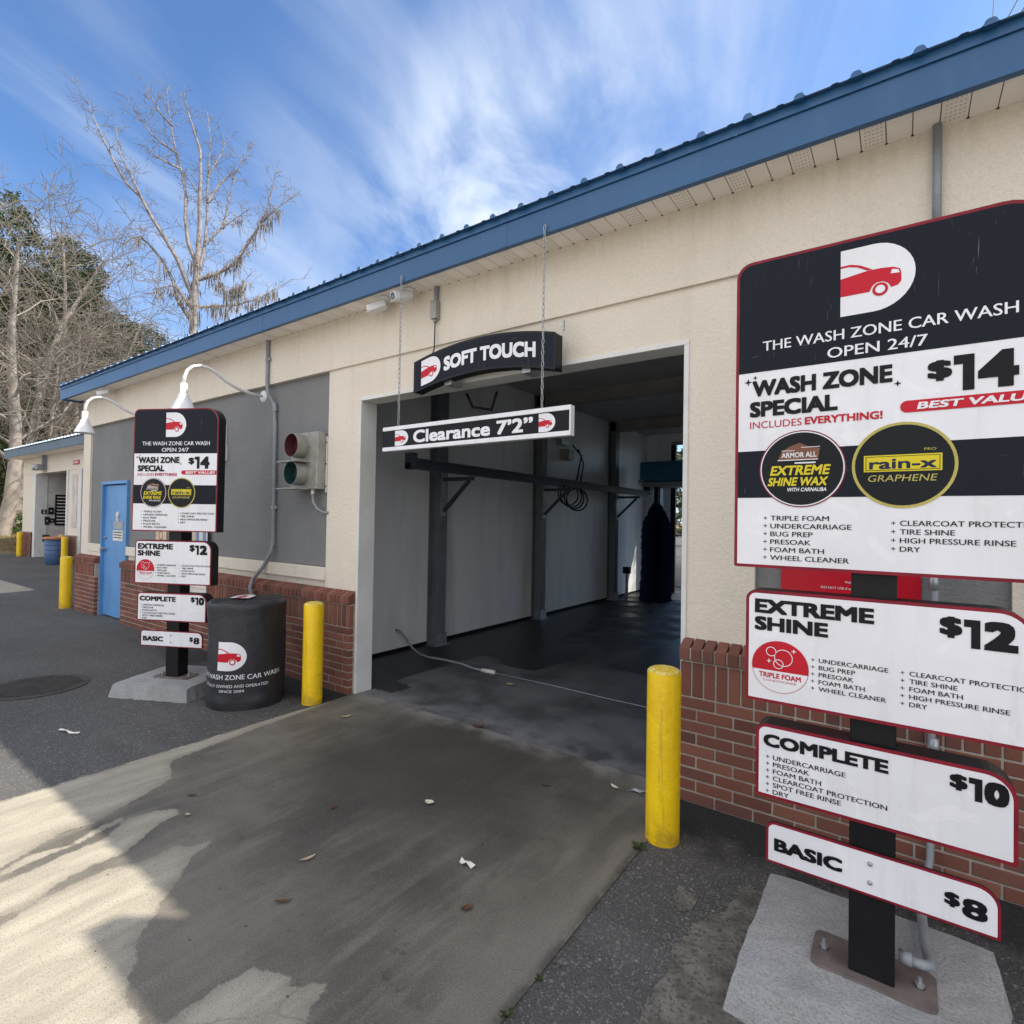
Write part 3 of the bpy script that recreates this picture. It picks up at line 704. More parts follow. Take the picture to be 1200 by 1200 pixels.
# bay inside
i_ = MB(); i_.box(-5.01, -4.95, .16, 9.4, 0, 3.76, 'int_wall'); iw = i_.build('bay_wall', bld)
i_ = MB(); i_.box(-.20, -.14, .16, 9.4, 0, 3.76, 'int_wall'); i_.build('bay_wall', bld)
i_ = MB(); i_.box(-4.949, -4.34, 9.2, 9.395, 0, 3.70, 'int_wall'); i_.box(-4.34, -1.0, 9.2, 9.395, 3.50, 3.70, 'int_wall'); i_.box(-1.0, -.201, 9.2, 9.395, 0, 3.70, 'int_wall'); i_.build('bay_wall', bld)
i_ = MB(); i_.box(-4.949, OL-.013, .161, .20, 0, 3.70, 'int_wall'); i_.box(OR_+.013, -.201, .161, .20, 0, 3.70, 'int_wall'); i_.box(OL-.013, OR_+.013, .161, .20, OT+.015, 3.70, 'int_wall'); i_.build('bay_wall', bld)
i_ = MB(); i_.box(-4.335, -4.225, 9.14, 9.2, 0, 3.42, 'black_metal'); i_.box(-4.335, -1.0, 9.16, 9.2, 3.42, 3.50, 'beam'); i_.box(-4.225, -1.0, 9.17, 9.26, 2.86, 2.93, 'steel_blue'); i_.build('exit_frame', bld)
i_ = MB(); i_.box(-5.01, -.14, .16, 9.4, 3.70, 3.76, 'ceiling'); i_.build('ceiling', bld)
i_ = MB(); i_.box(-4.949, -4.938, .205, 9.19, 0.0, .045, 'curb'); i_.build('floor_curb', bld)
for y in (1.90, 4.33, 7.17):
    c_ = MB(); c_.box(-4.948, -4.936, y-.08, y+.08, 0.0, 3.70, 'steel_blue'); c_.box(-4.936, -4.79, y-.012, y+.012, 0.0, 3.70, 'steel_blue'); c_.box(-4.79, -4.775, y-.08, y+.08, 0.0, 3.70, 'steel_blue')
    col_ = c_.build('column', bld)
    c_ = MB(); c_.box(-4.774, -4.760, y-.06, y+.10, 0.012, .16, 'galv'); c_.box(-4.934, -4.72, y-.13, y+.14, 0.005, .012, 'galv'); c_.build('foot_plate', col_)
for y in (4.33, 7.17):
    c_ = MB(); c_.box(-4.94, -.205, y-.012, y+.012, 3.50, 3.695, 'beam'); c_.box(-4.94, -.205, y-.08, y+.08, 3.485, 3.499, 'beam'); c_.build('roof_beam', bld)

# ---------------------------------------------------------------- unseen roof panel right of the frame (its shadow falls on the apron)
rp = MB(); rp.box(.59, 3.8, -.327, -.20, 3.9, 4.30, 'fascia'); rpo = rp.build('roof_panel', bevel=.006)
for x in (.9, 2.2, 3.5):
    q = MB(); q.bar((x, -.26, 3.78), (x, -.26, 3.92), .05, .05, 'galv'); q.build('bracket', rpo)
tag(rpo, 'plain blue panel standing above the eave at the right end of the roof', 'roof panel')

# ---------------------------------------------------------------- menu signs
def menu_sign():
    root = empty('menu_sign', (-.07, -1.035, 0))
    q = MB()
    # footing: sloped sides
    top = [(-.378, -.300), (.352, -.300), (.352, .370), (-.378, .370)]
    bot = [(-.405, -.322), (.375, -.322), (.375, .392), (-.405, .392)]
    nx, ny = 14, 13; rr_ = random.Random(8); vs = []
    for j in range(ny+1):
        for i in range(nx+1):
            u_, v_ = i/nx, j/ny
            e = (i in (0, nx))+(j in (0, ny))
            vs.append((top[0][0]+(top[1][0]-top[0][0])*u_+rr_.uniform(-.004, .004), top[0][1]+(top[3][1]-top[0][1])*v_+rr_.uniform(-.004, .004), .122+rr_.uniform(-.002, .002)-(.006 if e else 0)-(.008 if e > 1 else 0)))
    fs = [(j*(nx+1)+i, j*(nx+1)+i+1, (j+1)*(nx+1)+i+1, (j+1)*(nx+1)+i) for j in range(ny) for i in range(nx)]
    ringi = [i for i in range(nx+1)]+[j*(nx+1)+nx for j in range(1, ny+1)]+[ny*(nx+1)+i for i in range(nx-1, -1, -1)]+[j*(nx+1) for j in range(ny-1, 0, -1)]
    bv = []
    for i in ringi:
        x, y, _ = vs[i]; s = 1.06
        bv.append((x*s+rr_.uniform(-.008, .008), (y-.035)*s+.035+rr_.uniform(-.008, .008), .0))
    o = len(vs); vs += bv; m_ = len(ringi)
    fs += [(ringi[i], o+i, o+(i+1) % m_, ringi[(i+1) % m_]) for i in range(m_)]
    q.add(vs, fs, 'pad'); q.build('concrete_footing', root, smooth=False)
    q = MB(); q.prism(rrect(-.175, .175, -.098, .085, .03, .03, .03, .03, 4), lambda u, v, d: (u, v, .1215+d), 0, .012, 'plate')
    bp = q.build('base_plate', root, bevel=.002)
    for sx in (-.14, .13):
        b = MB(); b.lathe([(0, .030), (.006, .030), (.006, .012), (.013, .012), (.013, .0), (.016, 0)], (sx, -.005, .1335), 'galv', 6); b.build('bolt', bp)
    q = MB(); q.box(-.064, .064, -.064, .064, .134, 2.50, 'black_metal'); q.build('post', root, bevel=.004)
    F = -.085                                            # face plane of the cabinets
    fr = front(F)
    def panel(hw, v0, v1, tl, tr, deep=.095, y=F, bd=.011):
        f = front(y); c = MB()
        P = rrect(-hw, hw, v0, v1, tl, tr, .006, .006, 8)
        c.prism(P, f, -deep, -.001, 'black')
        o = c.build('price_panel', root)
        fc = MB()
        fc.prism(P, f, -.0009, .0012, 'border')
        fc.prism(rrect(-hw+bd, hw-bd, v0+bd, v1-bd, max(tl-bd, .004), max(tr-bd, .004), .003, .003, 8), f, .0013, .0020, 'white')
        return o, fc, f
    # --- top panel
    hw = .436
    o, fc, f = panel(hw, 1.462, 2.594, .055, .12)
    hb = .011
    P = rrect(-hw+hb, hw-hb, 2.180, 2.594-hb, .045, .11, .0, .0, 8)
    fc.face(P, f, .0032, 'header')
    fc.face(rrect(-hw+hb, hw-hb, 1.717, 1.889, 0, 0, 0, 0), f, .0032, 'header')
    fc.build('printed_face', o)
    t = MB()
    emblem(t, -.099, 2.331, .206, .225, f, .0042)
    t.build('emblem', o)
    t = MB()
    t.text('THE WASH ZONE CAR WASH', f, .0045, 'white', u=-.343, u1=.351, v=2.254, h=.036, bold=.012)
    t.build('lettering', o); t = MB()
    t.text('OPEN 24/7', f, .0045, 'white', u=-.137, u1=.139, v=2.195, h=.036, bold=.012)
    t.build('lettering', o); t = MB()
    t.text('WASH ZONE', f, .0040, 'ink', u=-.377, u1=.048, v=2.090, h=.058, bold=.045)
    t.text('SPECIAL', f, .0040, 'ink', u=-.385, u1=-.105, v=2.014, h=.056, bold=.045)
    t.build('lettering', o); t = MB()
    t.text('INCLUDES', f, .0040, 'red', u=-.384, u1=-.214, v=1.972, h=.025)
    t.text('EVERYTHING!', f, .0040, 'red', u=-.204, u1=.022, v=1.973, h=.026, bold=.03)
    t.build('lettering', o); t = MB()
    t.text('$', f, .0040, 'ink', u=.139, u1=.199, v=2.085, h=.056, bold=.045)
    t.one(f, .0040, 'ink', .203, .252, 2.040, .110)
    t.text('4', f, .0040, 'ink', u=.260, u1=.352, v=2.040, h=.110, bold=.06)
    t.build('price', o); t = MB()
    for (cx, cy, r) in ((-.392, 2.146, .014), (-.368, 2.160, .009), (.062, 2.083, .011)):
        star = []
        for i in range(8):
            a = math.radians(45*i); rr2 = r if i % 2 == 0 else r*.32
            star.append((cx+rr2*math.cos(a), cy+rr2*math.sin(a)))
        t.face(star, f, .0040, 'ink')
    t.build('sparkles', o)
    t = MB()
    t.face(rrect(.069, hw-.012, 1.986, 2.024, .018, .0, .0, .018, 6), f, .0040, 'red')
    t.text('BEST VALUE!', f, .0050, 'white', u=.112, u1=.405, v=1.994, h=.022, bold=.03, shear=.25)
    t.build('value_banner', o)
    # discs
    t = MB(); c = (-.2145, 1.818)
    t.disc(c, .136, f, .0042, 'border'); t.disc(c, .132, f, .0048, 'white'); t.disc(c, .128, f, .0054, 'disc_black')
    t.face([(c[0]-.075, c[1]+.030), (c[0]+.052, c[1]+.030), (c[0]+.058, c[1]+.070), (c[0]+.020, c[1]+.078), (c[0]-.005, c[1]+.092), (c[0]-.04, c[1]+.078), (c[0]-.062, c[1]+.062)], f, .0060, 'brown')
    for k, (x0, y0, x1, y1) in enumerate(((-.075, .030, .052, .033), (-.062, .064, -.02, .066), (.0, .074, .058, .076), (-.02, .018, .045, .023))):
        t.face(rrect(c[0]+x0, c[0]+x1, c[1]+y0, c[1]+y1, 0, 0, 0, 0), f, .0066, 'white')
    t.text('ARMOR ALL', f, .0068, 'white', u=c[0]-.062, u1=c[0]+.048, v=c[1]+.040, h=.018, bold=.02)
    t.text('EXTREME', f, .0062, 'yellow', u=c[0]-.100, u1=c[0]+.085, v=c[1]-.022, h=.034, bold=.03, shear=.2)
    t.text('SHINE WAX', f, .0062, 'yellow', u=c[0]-.108, u1=c[0]+.078, v=c[1]-.060, h=.030, bold=.03, shear=.2)
    t.text('WITH CARNAUBA', f, .0062, 'white', u=c[0]-.045, u1=c[0]+.078, v=c[1]-.080, h=.013, bold=.02, shear=.2)
    t.build('product_disc', o)
    t = MB(); c = (.0765, 1.818)
    t.disc(c, .139, f, .0042, 'gold'); t.disc(c, .130, f, .0050, 'disc_black')
    t.face(rrect(c[0]-.105, c[0]+.100, c[1]-.020, c[1]+.034, 0, 0, 0, 0), f, .0058, 'yellow')
    t.face(rrect(c[0]-.100, c[0]+.095, c[1]-.016, c[1]+.030, 0, 0, 0, 0), f, .0061, 'disc_black')
    t.face(rrect(c[0]-.098, c[0]+.093, c[1]-.014, c[1]+.028, 0, 0, 0, 0), f, .0064, 'yellow')
    t.text('rain-x', f, .0070, 'navy', u=c[0]-.090, u1=c[0]+.086, v=c[1]-.011, h=.034, bold=.022)
    t.text('GRAPHENE', f, .0062, 'gold', u=c[0]-.095, u1=c[0]+.085, v=c[1]-.052, h=.021, bold=.0, shear=.2)
    t.text('PRO', f, .0062, 'gold', u=c[0]+.055, u1=c[0]+.085, v=c[1]+.044, h=.008)
    t.build('product_disc', o)
    t = MB()
    def blist(rows, u, v0, dv, h, xs=1.12):
        for i, s in enumerate(rows):
            v = v0-i*dv-h/2
            t.text('+', f, .0040, 'ink', u=u-.006, v=v, h=h, xs=1)
            t.text(s, f, .0040, 'ink', u=u+.017, v=v, h=h, xs=xs, bold=.010)
    blist(['TRIPLE FOAM', 'UNDERCARRIAGE', 'BUG PREP', 'PRESOAK', 'FOAM BATH', 'WHEEL CLEANER'], -.329, 1.643, .0284, .0175, 1.22); t.build('service_list', o); t = MB()
    blist(['CLEARCOAT PROTECTION', 'TIRE SHINE', 'HIGH PRESSURE RINSE', 'DRY'], .053, 1.631, .0277, .0170, 1.13)
    t.build('service_list', o)
    # --- second panel
    o, fc, f = panel(.392, .978, 1.380, .035, .085); fc.build('printed_face', o)
    t = MB()
    t.text('EXTREME', f, .0040, 'ink', u=-.361, u1=.003, v=1.298, h=.051, bold=.045)
    t.text('SHINE', f, .0040, 'ink', u=-.361, u1=-.128, v=1.236, h=.049, bold=.045)
    t.build('lettering', o); t = MB()
    t.text('$', f, .0040, 'ink', u=.172, u1=.226, v=1.290, h=.056, bold=.045)
    t.one(f, .0040, 'ink', .230, .268, 1.256, .086)
    t.text('2', f, .0040, 'ink', u=.276, u1=.352, v=1.256, h=.086, bold=.06)
    t.build('price', o)
    t = MB(); c = (-.277, 1.111)
    t.disc(c, .092, f, .0040, 'red'); t.disc(c, .0905, f, .0044, 'white')
    arc = [(c[0]+.0905*math.cos(math.radians(a)), c[1]+.0905*math.sin(math.radians(a))) for a in range(-10, 191, 8)]
    t.face(arc, f, .0049, 'red')
    for (dx, dy, r) in ((-.028, .052, .017), (.012, .034, .030), (-.004, .010, .017)):
        t.ring((c[0]+dx, c[1]+dy), r-.0025, r, f, .0054, 'white', 24)
    for (dx, dy) in ((.045, .062), (-.035, .018)):
        t.face([(c[0]+dx+.009*math.cos(math.radians(45*i))*(1 if i % 2 == 0 else .3), c[1]+dy+.009*math.sin(math.radians(45*i))*(1 if i % 2 == 0 else .3)) for i in range(8)], f, .0054, 'white')
    t.text('TRIPLE FOAM', f, .0050, 'red', u=c[0]-.068, u1=c[0]+.068, v=c[1]-.042, h=.018, bold=.03)
    t.text('CONDITIONER', f, .0050, 'red', u=c[0]-.055, u1=c[0]+.055, v=c[1]-.055, h=.007)
    t.build('foam_emblem', o)
    t = MB()
    blist(['UNDERCARRIAGE', 'BUG PREP', 'PRESOAK', 'FOAM BATH', 'WHEEL CLEANER'], -.172, 1.154, .0243, .0150, 1.12); t.build('service_list', o); t = MB()
    blist(['CLEARCOAT PROTECTION', 'TIRE SHINE', 'FOAM BATH', 'HIGH PRESSURE RINSE', 'DRY'], .080, 1.154, .0243, .0150, 1.10)
    t.build('service_list', o)
    # --- third panel
    o, fc, f = panel(.354, .640, .900, .035, .075); fc.build('printed_face', o)
    t = MB()
    t.text('COMPLETE', f, .0040, 'ink', u=-.328, u1=.044, v=.822, h=.044, bold=.045)
    t.build('lettering', o); t = MB()
    t.text('$', f, .0040, 'ink', u=.198, u1=.240, v=.829, h=.042, bold=.045)
    t.one(f, .0040, 'ink', .243, .274, .802, .068)
    t.text('0', f, .0040, 'ink', u=.278, u1=.334, v=.802, h=.068, bold=.06)
    t.build('price', o)
    t = MB()
    blist(['UNDERCARRIAGE', 'PRESOAK', 'FOAM BATH', 'CLEARCOAT PROTECTION', 'SPOT FREE RINSE', 'DRY'], -.313, .785, .0243, .0165, 1.15)
    t.build('service_list', o)
    # --- bottom board, bolted straight on the post
    o, fc, f = panel(.318, .407, .552, .030, .055, deep=.010, y=-.076, bd=.008); fc.build('printed_face', o)
    t = MB()
    t.text('BASIC', f, .0040, 'ink', u=-.291, u1=-.082, v=.454, h=.044, bold=.045)
    t.build('lettering', o); t = MB()
    t.text('$', f, .0040, 'ink', u=.187, u1=.224, v=.468, h=.038, bold=.045)
    t.text('8', f, .0040, 'ink', u=.229, u1=.288, v=.446, h=.058, bold=.035)
    t.build('price', o)
    for z in (.513, .452):
        b = MB(); b.lathe([(0, .006), (.006, .005), (.0075, .001), (.0075, 0)], (-.004, -.079, z), 'galv', 12, 'y'); b.build('bolt', o, smooth=True)
    return root
SIGN_GROUP = 'price menu signs'
sign = tag(menu_sign(), 'black and white four panel price sign before the right brick pier', 'menu sign', SIGN_GROUP)
s2 = copy_tree(sign)
TH = math.radians(26.5)
c_ = Vector((-5.427, -.990, 0)); s2.location = c_+Vector((math.sin(TH), -math.cos(TH), 0))*-.064
s2.rotation_euler.z = TH
tag(s2, 'smaller looking price sign standing by the wrapped black barrel, showing its dark cabinet sides', 'menu sign', SIGN_GROUP)
# feed conduit of the right sign
q = MB()
q.tube([(.068-.07+.005, -1.02, .195), (.04, -1.02, .195)], .020, 'conduit', 12)
q.tube([(.03, -1.02, .195), (.065, -1.018, .192), (.085, -1.0, .186), (.088, -.96, .178), (.082, -.92, .172), (.078, -.85, .165), (.075, -.66, .15), (.09, -.40, .07), (.11, -.14, .06), (.12, -.105, .10), (.123, -.105, .3), (.123, -.105, .85), (.127, -.065, 1.0), (.135, -.035, 1.08), (.135, -.032, 3.03)], .0155, 'conduit', 12)
q.tube([(.135, -.052, 3.0), (.135, -.052, 3.52)], .018, 'conduit', 12)
for z in (1.36, .62): q.tube([(.131, -.033 if z > 1 else -.105, z-.035), (.131, -.033 if z > 1 else -.105, z+.035)], .021, 'galv', 12)
tag(q.build('sign_conduit', smooth=True), 'gray pipe running down the right pier and over the footing to the price sign post', 'conduit')

# red warning sign on the right pier
q = MB(); f_ = front(.028)
q.prism(rrect(-.53, .085, 1.235, 1.95, 0, 0, 0, 0), f_, 0, .004, 'red')
ws = q.build('warning_sign')
q = MB()
for i, s in enumerate(['Damage as a cause of misuse', 'of my vehicle', 'Video Surveillance', 'DO NOT USE if vehicle has been']):
    q = MB(); q.text(s, f_, .005, 'white', u=-.10, v=1.388-i*.033, h=.012, xs=1.0, bold=.012, align='r'); q.build('lettering', ws)
tag(ws, 'red sign with small white lines fixed behind the right price sign', 'warning sign')

# ---------------------------------------------------------------- bollards
def bollard(loc, r, h, label, group='yellow bollards', proto=None):
    if proto is not None:
        o = copy_tree(proto); o.location = loc
    else:
        o = empty('bollard', loc)
        q = MB(); q.lathe([(r, -.02), (r, h-.04), (r*.99, h-.03)], (0, 0, 0), 'yellow_paint', 40); q.build('post', o, smooth=True)
        q = MB(); prof = [(r*.99*math.cos(a*math.pi/2/6), .028*math.sin(a*math.pi/2/6)) for a in range(7)]
        q.lathe(prof, (0, 0, h-.032), 'yellow_rough', 40); q.build('rounded_cap', o, smooth=True)
    return tag(o, label, 'bollard', group)
B0 = bollard((-.985, -.515, 0), .085, .885, 'yellow bollard at the right side of the bay opening')
bollard((-4.165, -.385, 0), .085, .9, 'yellow bollard between the wrapped barrel and the bay opening', proto=B0)
bollard((-11.55, -.11, 0), .085, .9, 'yellow bollard at the corner of the building beyond the blue door', proto=B0)
bollard((-20.82, 2.37, 0), .085, .93, 'far yellow bollard just right of the blue trash can', proto=B0)
bollard((-22.5, 2.75, 0), .085, .93, 'far yellow bollard showing above the blue trash can', proto=B0)
bollard((-26.16, 2.50, 0), .095, .93, 'farthest yellow bollard at the left pier of the far wash bays', proto=B0)

# ---------------------------------------------------------------- hanging clearance sign
cs = tag(empty('clearance_sign', (-2.52, -.315, 2.15)), 'long hanging black sign reading clearance with white frame', 'hanging sign')
q = MB(); q.box(-.85, .85, -.018, .022, .031, .160, 'ink'); q.build('sign_face', cs)
q = MB()
q.box(-.855, .855, -.024, .026, 0, .031, 'white'); q.box(-.855, .855, -.024, .026, .160, .191, 'white'); q.box(.851, .862, -.024, .026, 0.0, .191, 'white'); q.box(-.860, -.8505, -.020, .022, .0, .191, 'ink')
q.build('frame', cs, bevel=.003)
f_ = front(-.018)
q = MB(); q.text('Clearance 7\u20192\u201d', f_, .0012, 'white', u=-.514, u1=.580, v=.048, h=.094, bold=.030); q.build('lettering', cs)
q = MB(); emblem(q, -.716, .036, .147, .119, f_, .0012); q.build('emblem', cs)
q = MB(); emblem(q, .625, .036, .123, .119, f_, .0012); q.build('emblem', cs)
for cx in (-.700, .635):
    q = MB(); z = .185; k = 0
    while z < 1.37:
        pts = []
        for i in range(9):
            a = 2*math.pi*i/8; h_, v_ = .0085*math.cos(a), .0225*math.sin(a)
            pts.append((cx+(h_ if k % 2 == 0 else 0), (0 if k % 2 == 0 else h_), z+v_))
        q.tube(pts, .0028, 'galv', 5, False); z += .037; k += 1
    q.build('chain', cs, smooth=True)

# ---------------------------------------------------------------- arched SOFT TOUCH sign
st = tag(empty('soft_touch_sign', (-2.52, -.055, 2.65)), 'dark arched sign with white words and car emblem over the bay', 'sign')
def arch(u): return -.085*((u)/.66)**2+.0
def archpoly(hw, z0, z1, inset=0):
    P = []; n = 16
    for i in range(n+1):
        u = -hw+2*hw*i/n; P.append((u, z0+arch(u)+inset))
    P2 = []
    for i in range(n+1):
        u = hw-2*hw*i/n; P2.append((u, z1+arch(u)-inset))
    return P+P2
Z0, Z1 = .055, .305
def tiltf(y): return lambda u, v, d: (u, y-d, v-.0)
f_ = front(-.145)
q = MB(); q.prism(archpoly(.66, Z0, Z1), front(0), .055, .145, 'black'); q.build('cabinet', st, bevel=.018, seg=3)
q = MB(); q.face(archpoly(.643, Z0, Z1, .016), f_, .0006, 'header'); q.build('sign_face', st)
q = MB(); q.text('SOFT TOUCH', f_, .0016, 'white', u=-.335, u1=.505, v=.118, h=.105, bold=.045, bend=lambda u: arch(u)*.95+.006); q.build('lettering', st)
fe = lambda u, v, d: f_(u, v+arch(u), d)
q = MB(); emblem(q, -.575, .082, .205, .198, fe, .0014); q.build('emblem', st)
for x in (-.33, .40):
    q = MB(); q.box(x-.035, x+.035, -.10, .03, .028+arch(x), .060+arch(x), 'galv'); q.build('bracket', st)
q = MB(); q.tube([(.655, -.03, .26), (.655, -.03, .33)], .008, 'galv', 8); q.build('hook', st)

# ---------------------------------------------------------------- cameras, junction box
def cctv(loc, rz_, tilt, label, proto=None):
    if proto: o = copy_tree(proto)
    else:
        o = empty('security_camera', (0, 0, 0))
        q = MB(); q.lathe([(0, 0), (.045, 0), (.045, -.018), (.02, -.03), (.016, -.055), (0, -.055)], (0, 0, 0), 'lamp', 20); q.build('mount', o, smooth=True)
        q = MB()
        a = math.radians(16); dr = Vector((0, -math.cos(a), -math.sin(a))); sd = Vector((1, 0, 0)); u_ = sd.cross(dr)
        c = Vector((0, -.07, -.075))
        prof = rrect(-.036, .036, -.034, .034, .02, .02, .02, .02, 5)
        fr_ = lambda u, v, d: tuple(c+sd*u+u_*v+dr*d)
        q.prism(prof, fr_, -.085, .085, 'lamp'); q.build('camera_body', o, bevel=.003)
        q = MB(); q.face(rrect(-.030, .030, -.028, .028, .016, .016, .016, .016, 5), fr_, .0858, 'glass_cam'); q.disc((0, .006), .013, fr_, .0866, 'conduit', 16); q.build('lens', o)
        q = MB(); q.prism(rrect(-.040, .040, .034, .038, .001, .001, .001, .001, 1), fr_, -.07, .10, 'lamp'); q.build('sun_hood', o)
    o.location = loc; o.rotation_euler = (0, 0, rz_)
    return tag(o, label, 'security camera', 'security cameras under the eave')
cA = cctv((-3.62, -.13, 3.520), math.radians(-62), 0, 'white security camera under the eave aimed along the wall to the left')
cctv((-3.32, -.13, 3.520), math.radians(-15), 0, 'white security camera under the eave with its dark lens facing out', proto=cA)
cctv((-9.75, -.15, 3.520), math.radians(-50), 0, 'small far security camera under the eave above the blue door', proto=cA)
q = MB()
q.box(-3.135, -3.07, -.075, -.024, 3.25, 3.40, 'housing'); jb = q.build('junction_box', bevel=.004)
q = MB(); q.box(-3.115, -3.085, -.055, -.024, 3.40, 3.52, 'conduit'); q.build('conduit', jb)
q = MB(); q.tube([(-3.10, -.05, 3.25), (-3.10, -.05, 3.225)], .014, 'conduit', 10); q.tube([(-3.10, -.05, 3.225), (-3.102, -.05, 3.12), (-3.095, -.06, 3.0), (-3.085, -.10, 2.93), (-3.07, -.12, 2.90)], .005, 'rubber', 8); q.build('cable', jb, smooth=True)
tag(jb, 'small pale junction box on the wall with a cable down to the arched sign', 'junction box')

# ---------------------------------------------------------------- traffic signal
ts = tag(empty('traffic_signal', (-4.81, .03, 1.89)), 'galvanised two lamp stop and go signal on the gray panel', 'traffic light')
q = MB(); q.box(-.215, .225, -.125, -.03, 0, .56, 'housing'); q.build('housing', ts, bevel=.006)
q = MB(); q.box(.227, .245, -.03, -.002, -.03, .52, 'lamp'); q.box(-.215, .22, -.029, -.002, .02, .54, 'conduit')
for z in (.03, .25, .46): q.lathe([(0, .004), (.008, .004), (.008, 0)], (.236, -.03, z), 'ink', 10, 'y')
q.build('mounting_plate', ts)
for nm, zc, lens in (('red', .425, 'lens_red'), ('green', .155, 'lens_green')):
    q = MB(); n = 32; vs = []; fs = []
    for i in range(n+1):
        a = math.radians(-90+360*i/n)
        L = .12
        for rr_, y in ((.118, -.125), (.118, -.125-L), (.114, -.125-L), (.114, -.126)):
            vs.append((-.03+rr_*math.cos(a), y, zc+rr_*math.sin(a)))
    for i in range(n):
        for k in range(2): fs.append((4*i+k, 4*i+k+1, 4*i+k+5, 4*i+k+4))
    q.add(vs, fs, 'housing'); q.add(vs, [(4*i+2, 4*i+3, 4*i+7, 4*i+6) for i in range(n)], 'visor_'+nm); vz = q.build('visor', ts, smooth=False)
    q = MB(); q.lathe([(0, .028), (.04, .025), (.08, .014), (.110, 0)], (-.03, -.1265, zc), lens, 28, 'y'); q.build('lens', vz, smooth=True)
    vz['label'] = f'{nm} lamp visor'
q = MB(); q.box(-.235, .10, -.27, -.13, .262, .275, 'housing'); q.box(-.235, .10, -.27, -.13, -.004, .008, 'housing'); q.build('ledge', ts)
q = MB(); q.tube([(.10, -.08, 0), (.10, -.08, -.05)], .018, 'lamp', 10); q.tube([(.10, -.08, -.04), (.11, -.08, -.12), (.15, -.06, -.19), (.22, -.04, -.225), (.29, -.035, -.23)], .014, 'conduit', 10); q.build('conduit', ts, smooth=True)

# ---------------------------------------------------------------- gooseneck lamps
def gooseneck(x, label, proto=None):
    if proto: o = copy_tree(proto); o.location = (x, .03, 2.95)
    else:
        o = empty('wall_lamp', (x, .03, 2.95))
        q = MB(); q.lathe([(0, .022), (.03, .02), (.062, .010), (.068, 0)], (0, 0, 0), 'lamp', 28, 'y'); q.build('wall_plate', o, smooth=True)
        q = MB(); P = [(0, -.01, 0), (0, -.14, .0), (0, -.30, .03), (0, -.42, .08), (0, -.52, .145), (0, -.60, .175), (0, -.68, .180), (0, -.75, .155), (0, -.80, .105), (0, -.825, .03), (0, -.828, -.04)]
        q.tube(P, .0165, 'lamp', 14); q.build('arm', o, smooth=True)
        q = MB()
        q.lathe([(.018, .0), (.032, -.002), (.034, -.105), (.048, -.115), (.050, -.135), (.112, -.275), (.116, -.280), (.111, -.276), (.046, -.137)], (0, -.828, -.03), 'lamp', 36); q.build('shade', o, smooth=True)
    return tag(o, label, 'wall lamp', 'white gooseneck wall lamps')
g1 = gooseneck(-5.775, 'white gooseneck lamp on the wall above the gray panel, close to the pipe')
gooseneck(-8.5, 'white gooseneck lamp farther down the wall, above the blue door side', proto=g1)

# long wall conduit
q = MB()
q.tube([(-5.585, -.045, 3.52), (-5.582, -.045, 3.06), (-5.555, -.045, 2.94), (-5.505, .0, 2.82), (-5.49, .006, 2.6), (-5.477, .006, 1.34), (-5.49, -.005, 1.24), (-5.60, -.04, 1.06), (-5.70, -.09, .93), (-5.69, -.12, .85), (-5.66, -.115, .75), (-5.64, -.095, 0.0)], .0195, 'conduit', 12)
q.tube([(-5.505, .0, 2.84), (-5.49, .004, 2.75)], .025, 'conduit', 12); q.tube([(-5.478, .006, 1.38), (-5.477, .004, 1.31)], .025, 'conduit', 12)
q.box(-5.53, -5.44, .004, .029, 1.70, 1.73, 'galv'); q.box(-5.63, -5.54, -.05, -.023, 3.3, 3.33, 'galv')
tag(q.build('wall_conduit', smooth=False), 'gray pipe running down the wall beside the nearest gooseneck lamp', 'conduit')
q = MB(); q.box(-6.61, -6.53, -.03, .03, 2.27, 2.45, 'lamp'); wa = q.build('wireless_antenna', bevel=.004)
q = MB(); q.box(-6.585, -6.555, -.015, .03, 2.45, 2.70, 'lamp'); q.build('mast', wa, bevel=.003)
tag(wa, 'slim white device on the wall beside the left price sign', 'antenna')
# posters behind the left sign
q = MB(); f_ = front(.028)
q.prism(rrect(-7.62, -6.86, .95, 1.50, 0, 0, 0, 0), front(-.02), 0, .006, 'paper'); po = q.build('instruction_board')
q = MB()
for i, m in enumerate(('peach', 'brown', 'paper', 'ink', 'peach', 'sky_print', 'paper', 'sky_print')):
    q.box(-7.58+i*.088, -7.51+i*.088, -.029, -.0265, 1.10, 1.46, m)
q.build('picture', po)
tag(po, 'pale instruction board with coloured picture columns behind the left price sign', 'board')
q = MB(); q.prism(rrect(-8.42, -8.10, 1.15, 1.50, .01, .01, .01, .01), f_, 0, .005, 'peach'); pp = q.build('wall_poster')
q = MB(); q.ring((-8.26, 1.33), .05, .065, f_, .006, 'brown', 20); q.box(-8.36, -8.16, .020, .0215, 1.19, 1.22, 'brown'); q.build('symbol', pp)
tag(pp, 'small peach poster on the gray wall between the door and the left price sign', 'poster')
q = MB(); q.prism(rrect(-7.55, -6.75, .56, .80, .01, .01, .01, .01), front(-.072), 0, .005, 'paper'); lp = q.build('lower_board')
q = MB()
for i in range(3): q.box(-7.5, -6.8, -.0795, -.078, .60+i*.06, .615+i*.06, 'peach')
q.build('printed_line', lp)
tag(lp, 'low white board on the brick behind the left price sign', 'board')

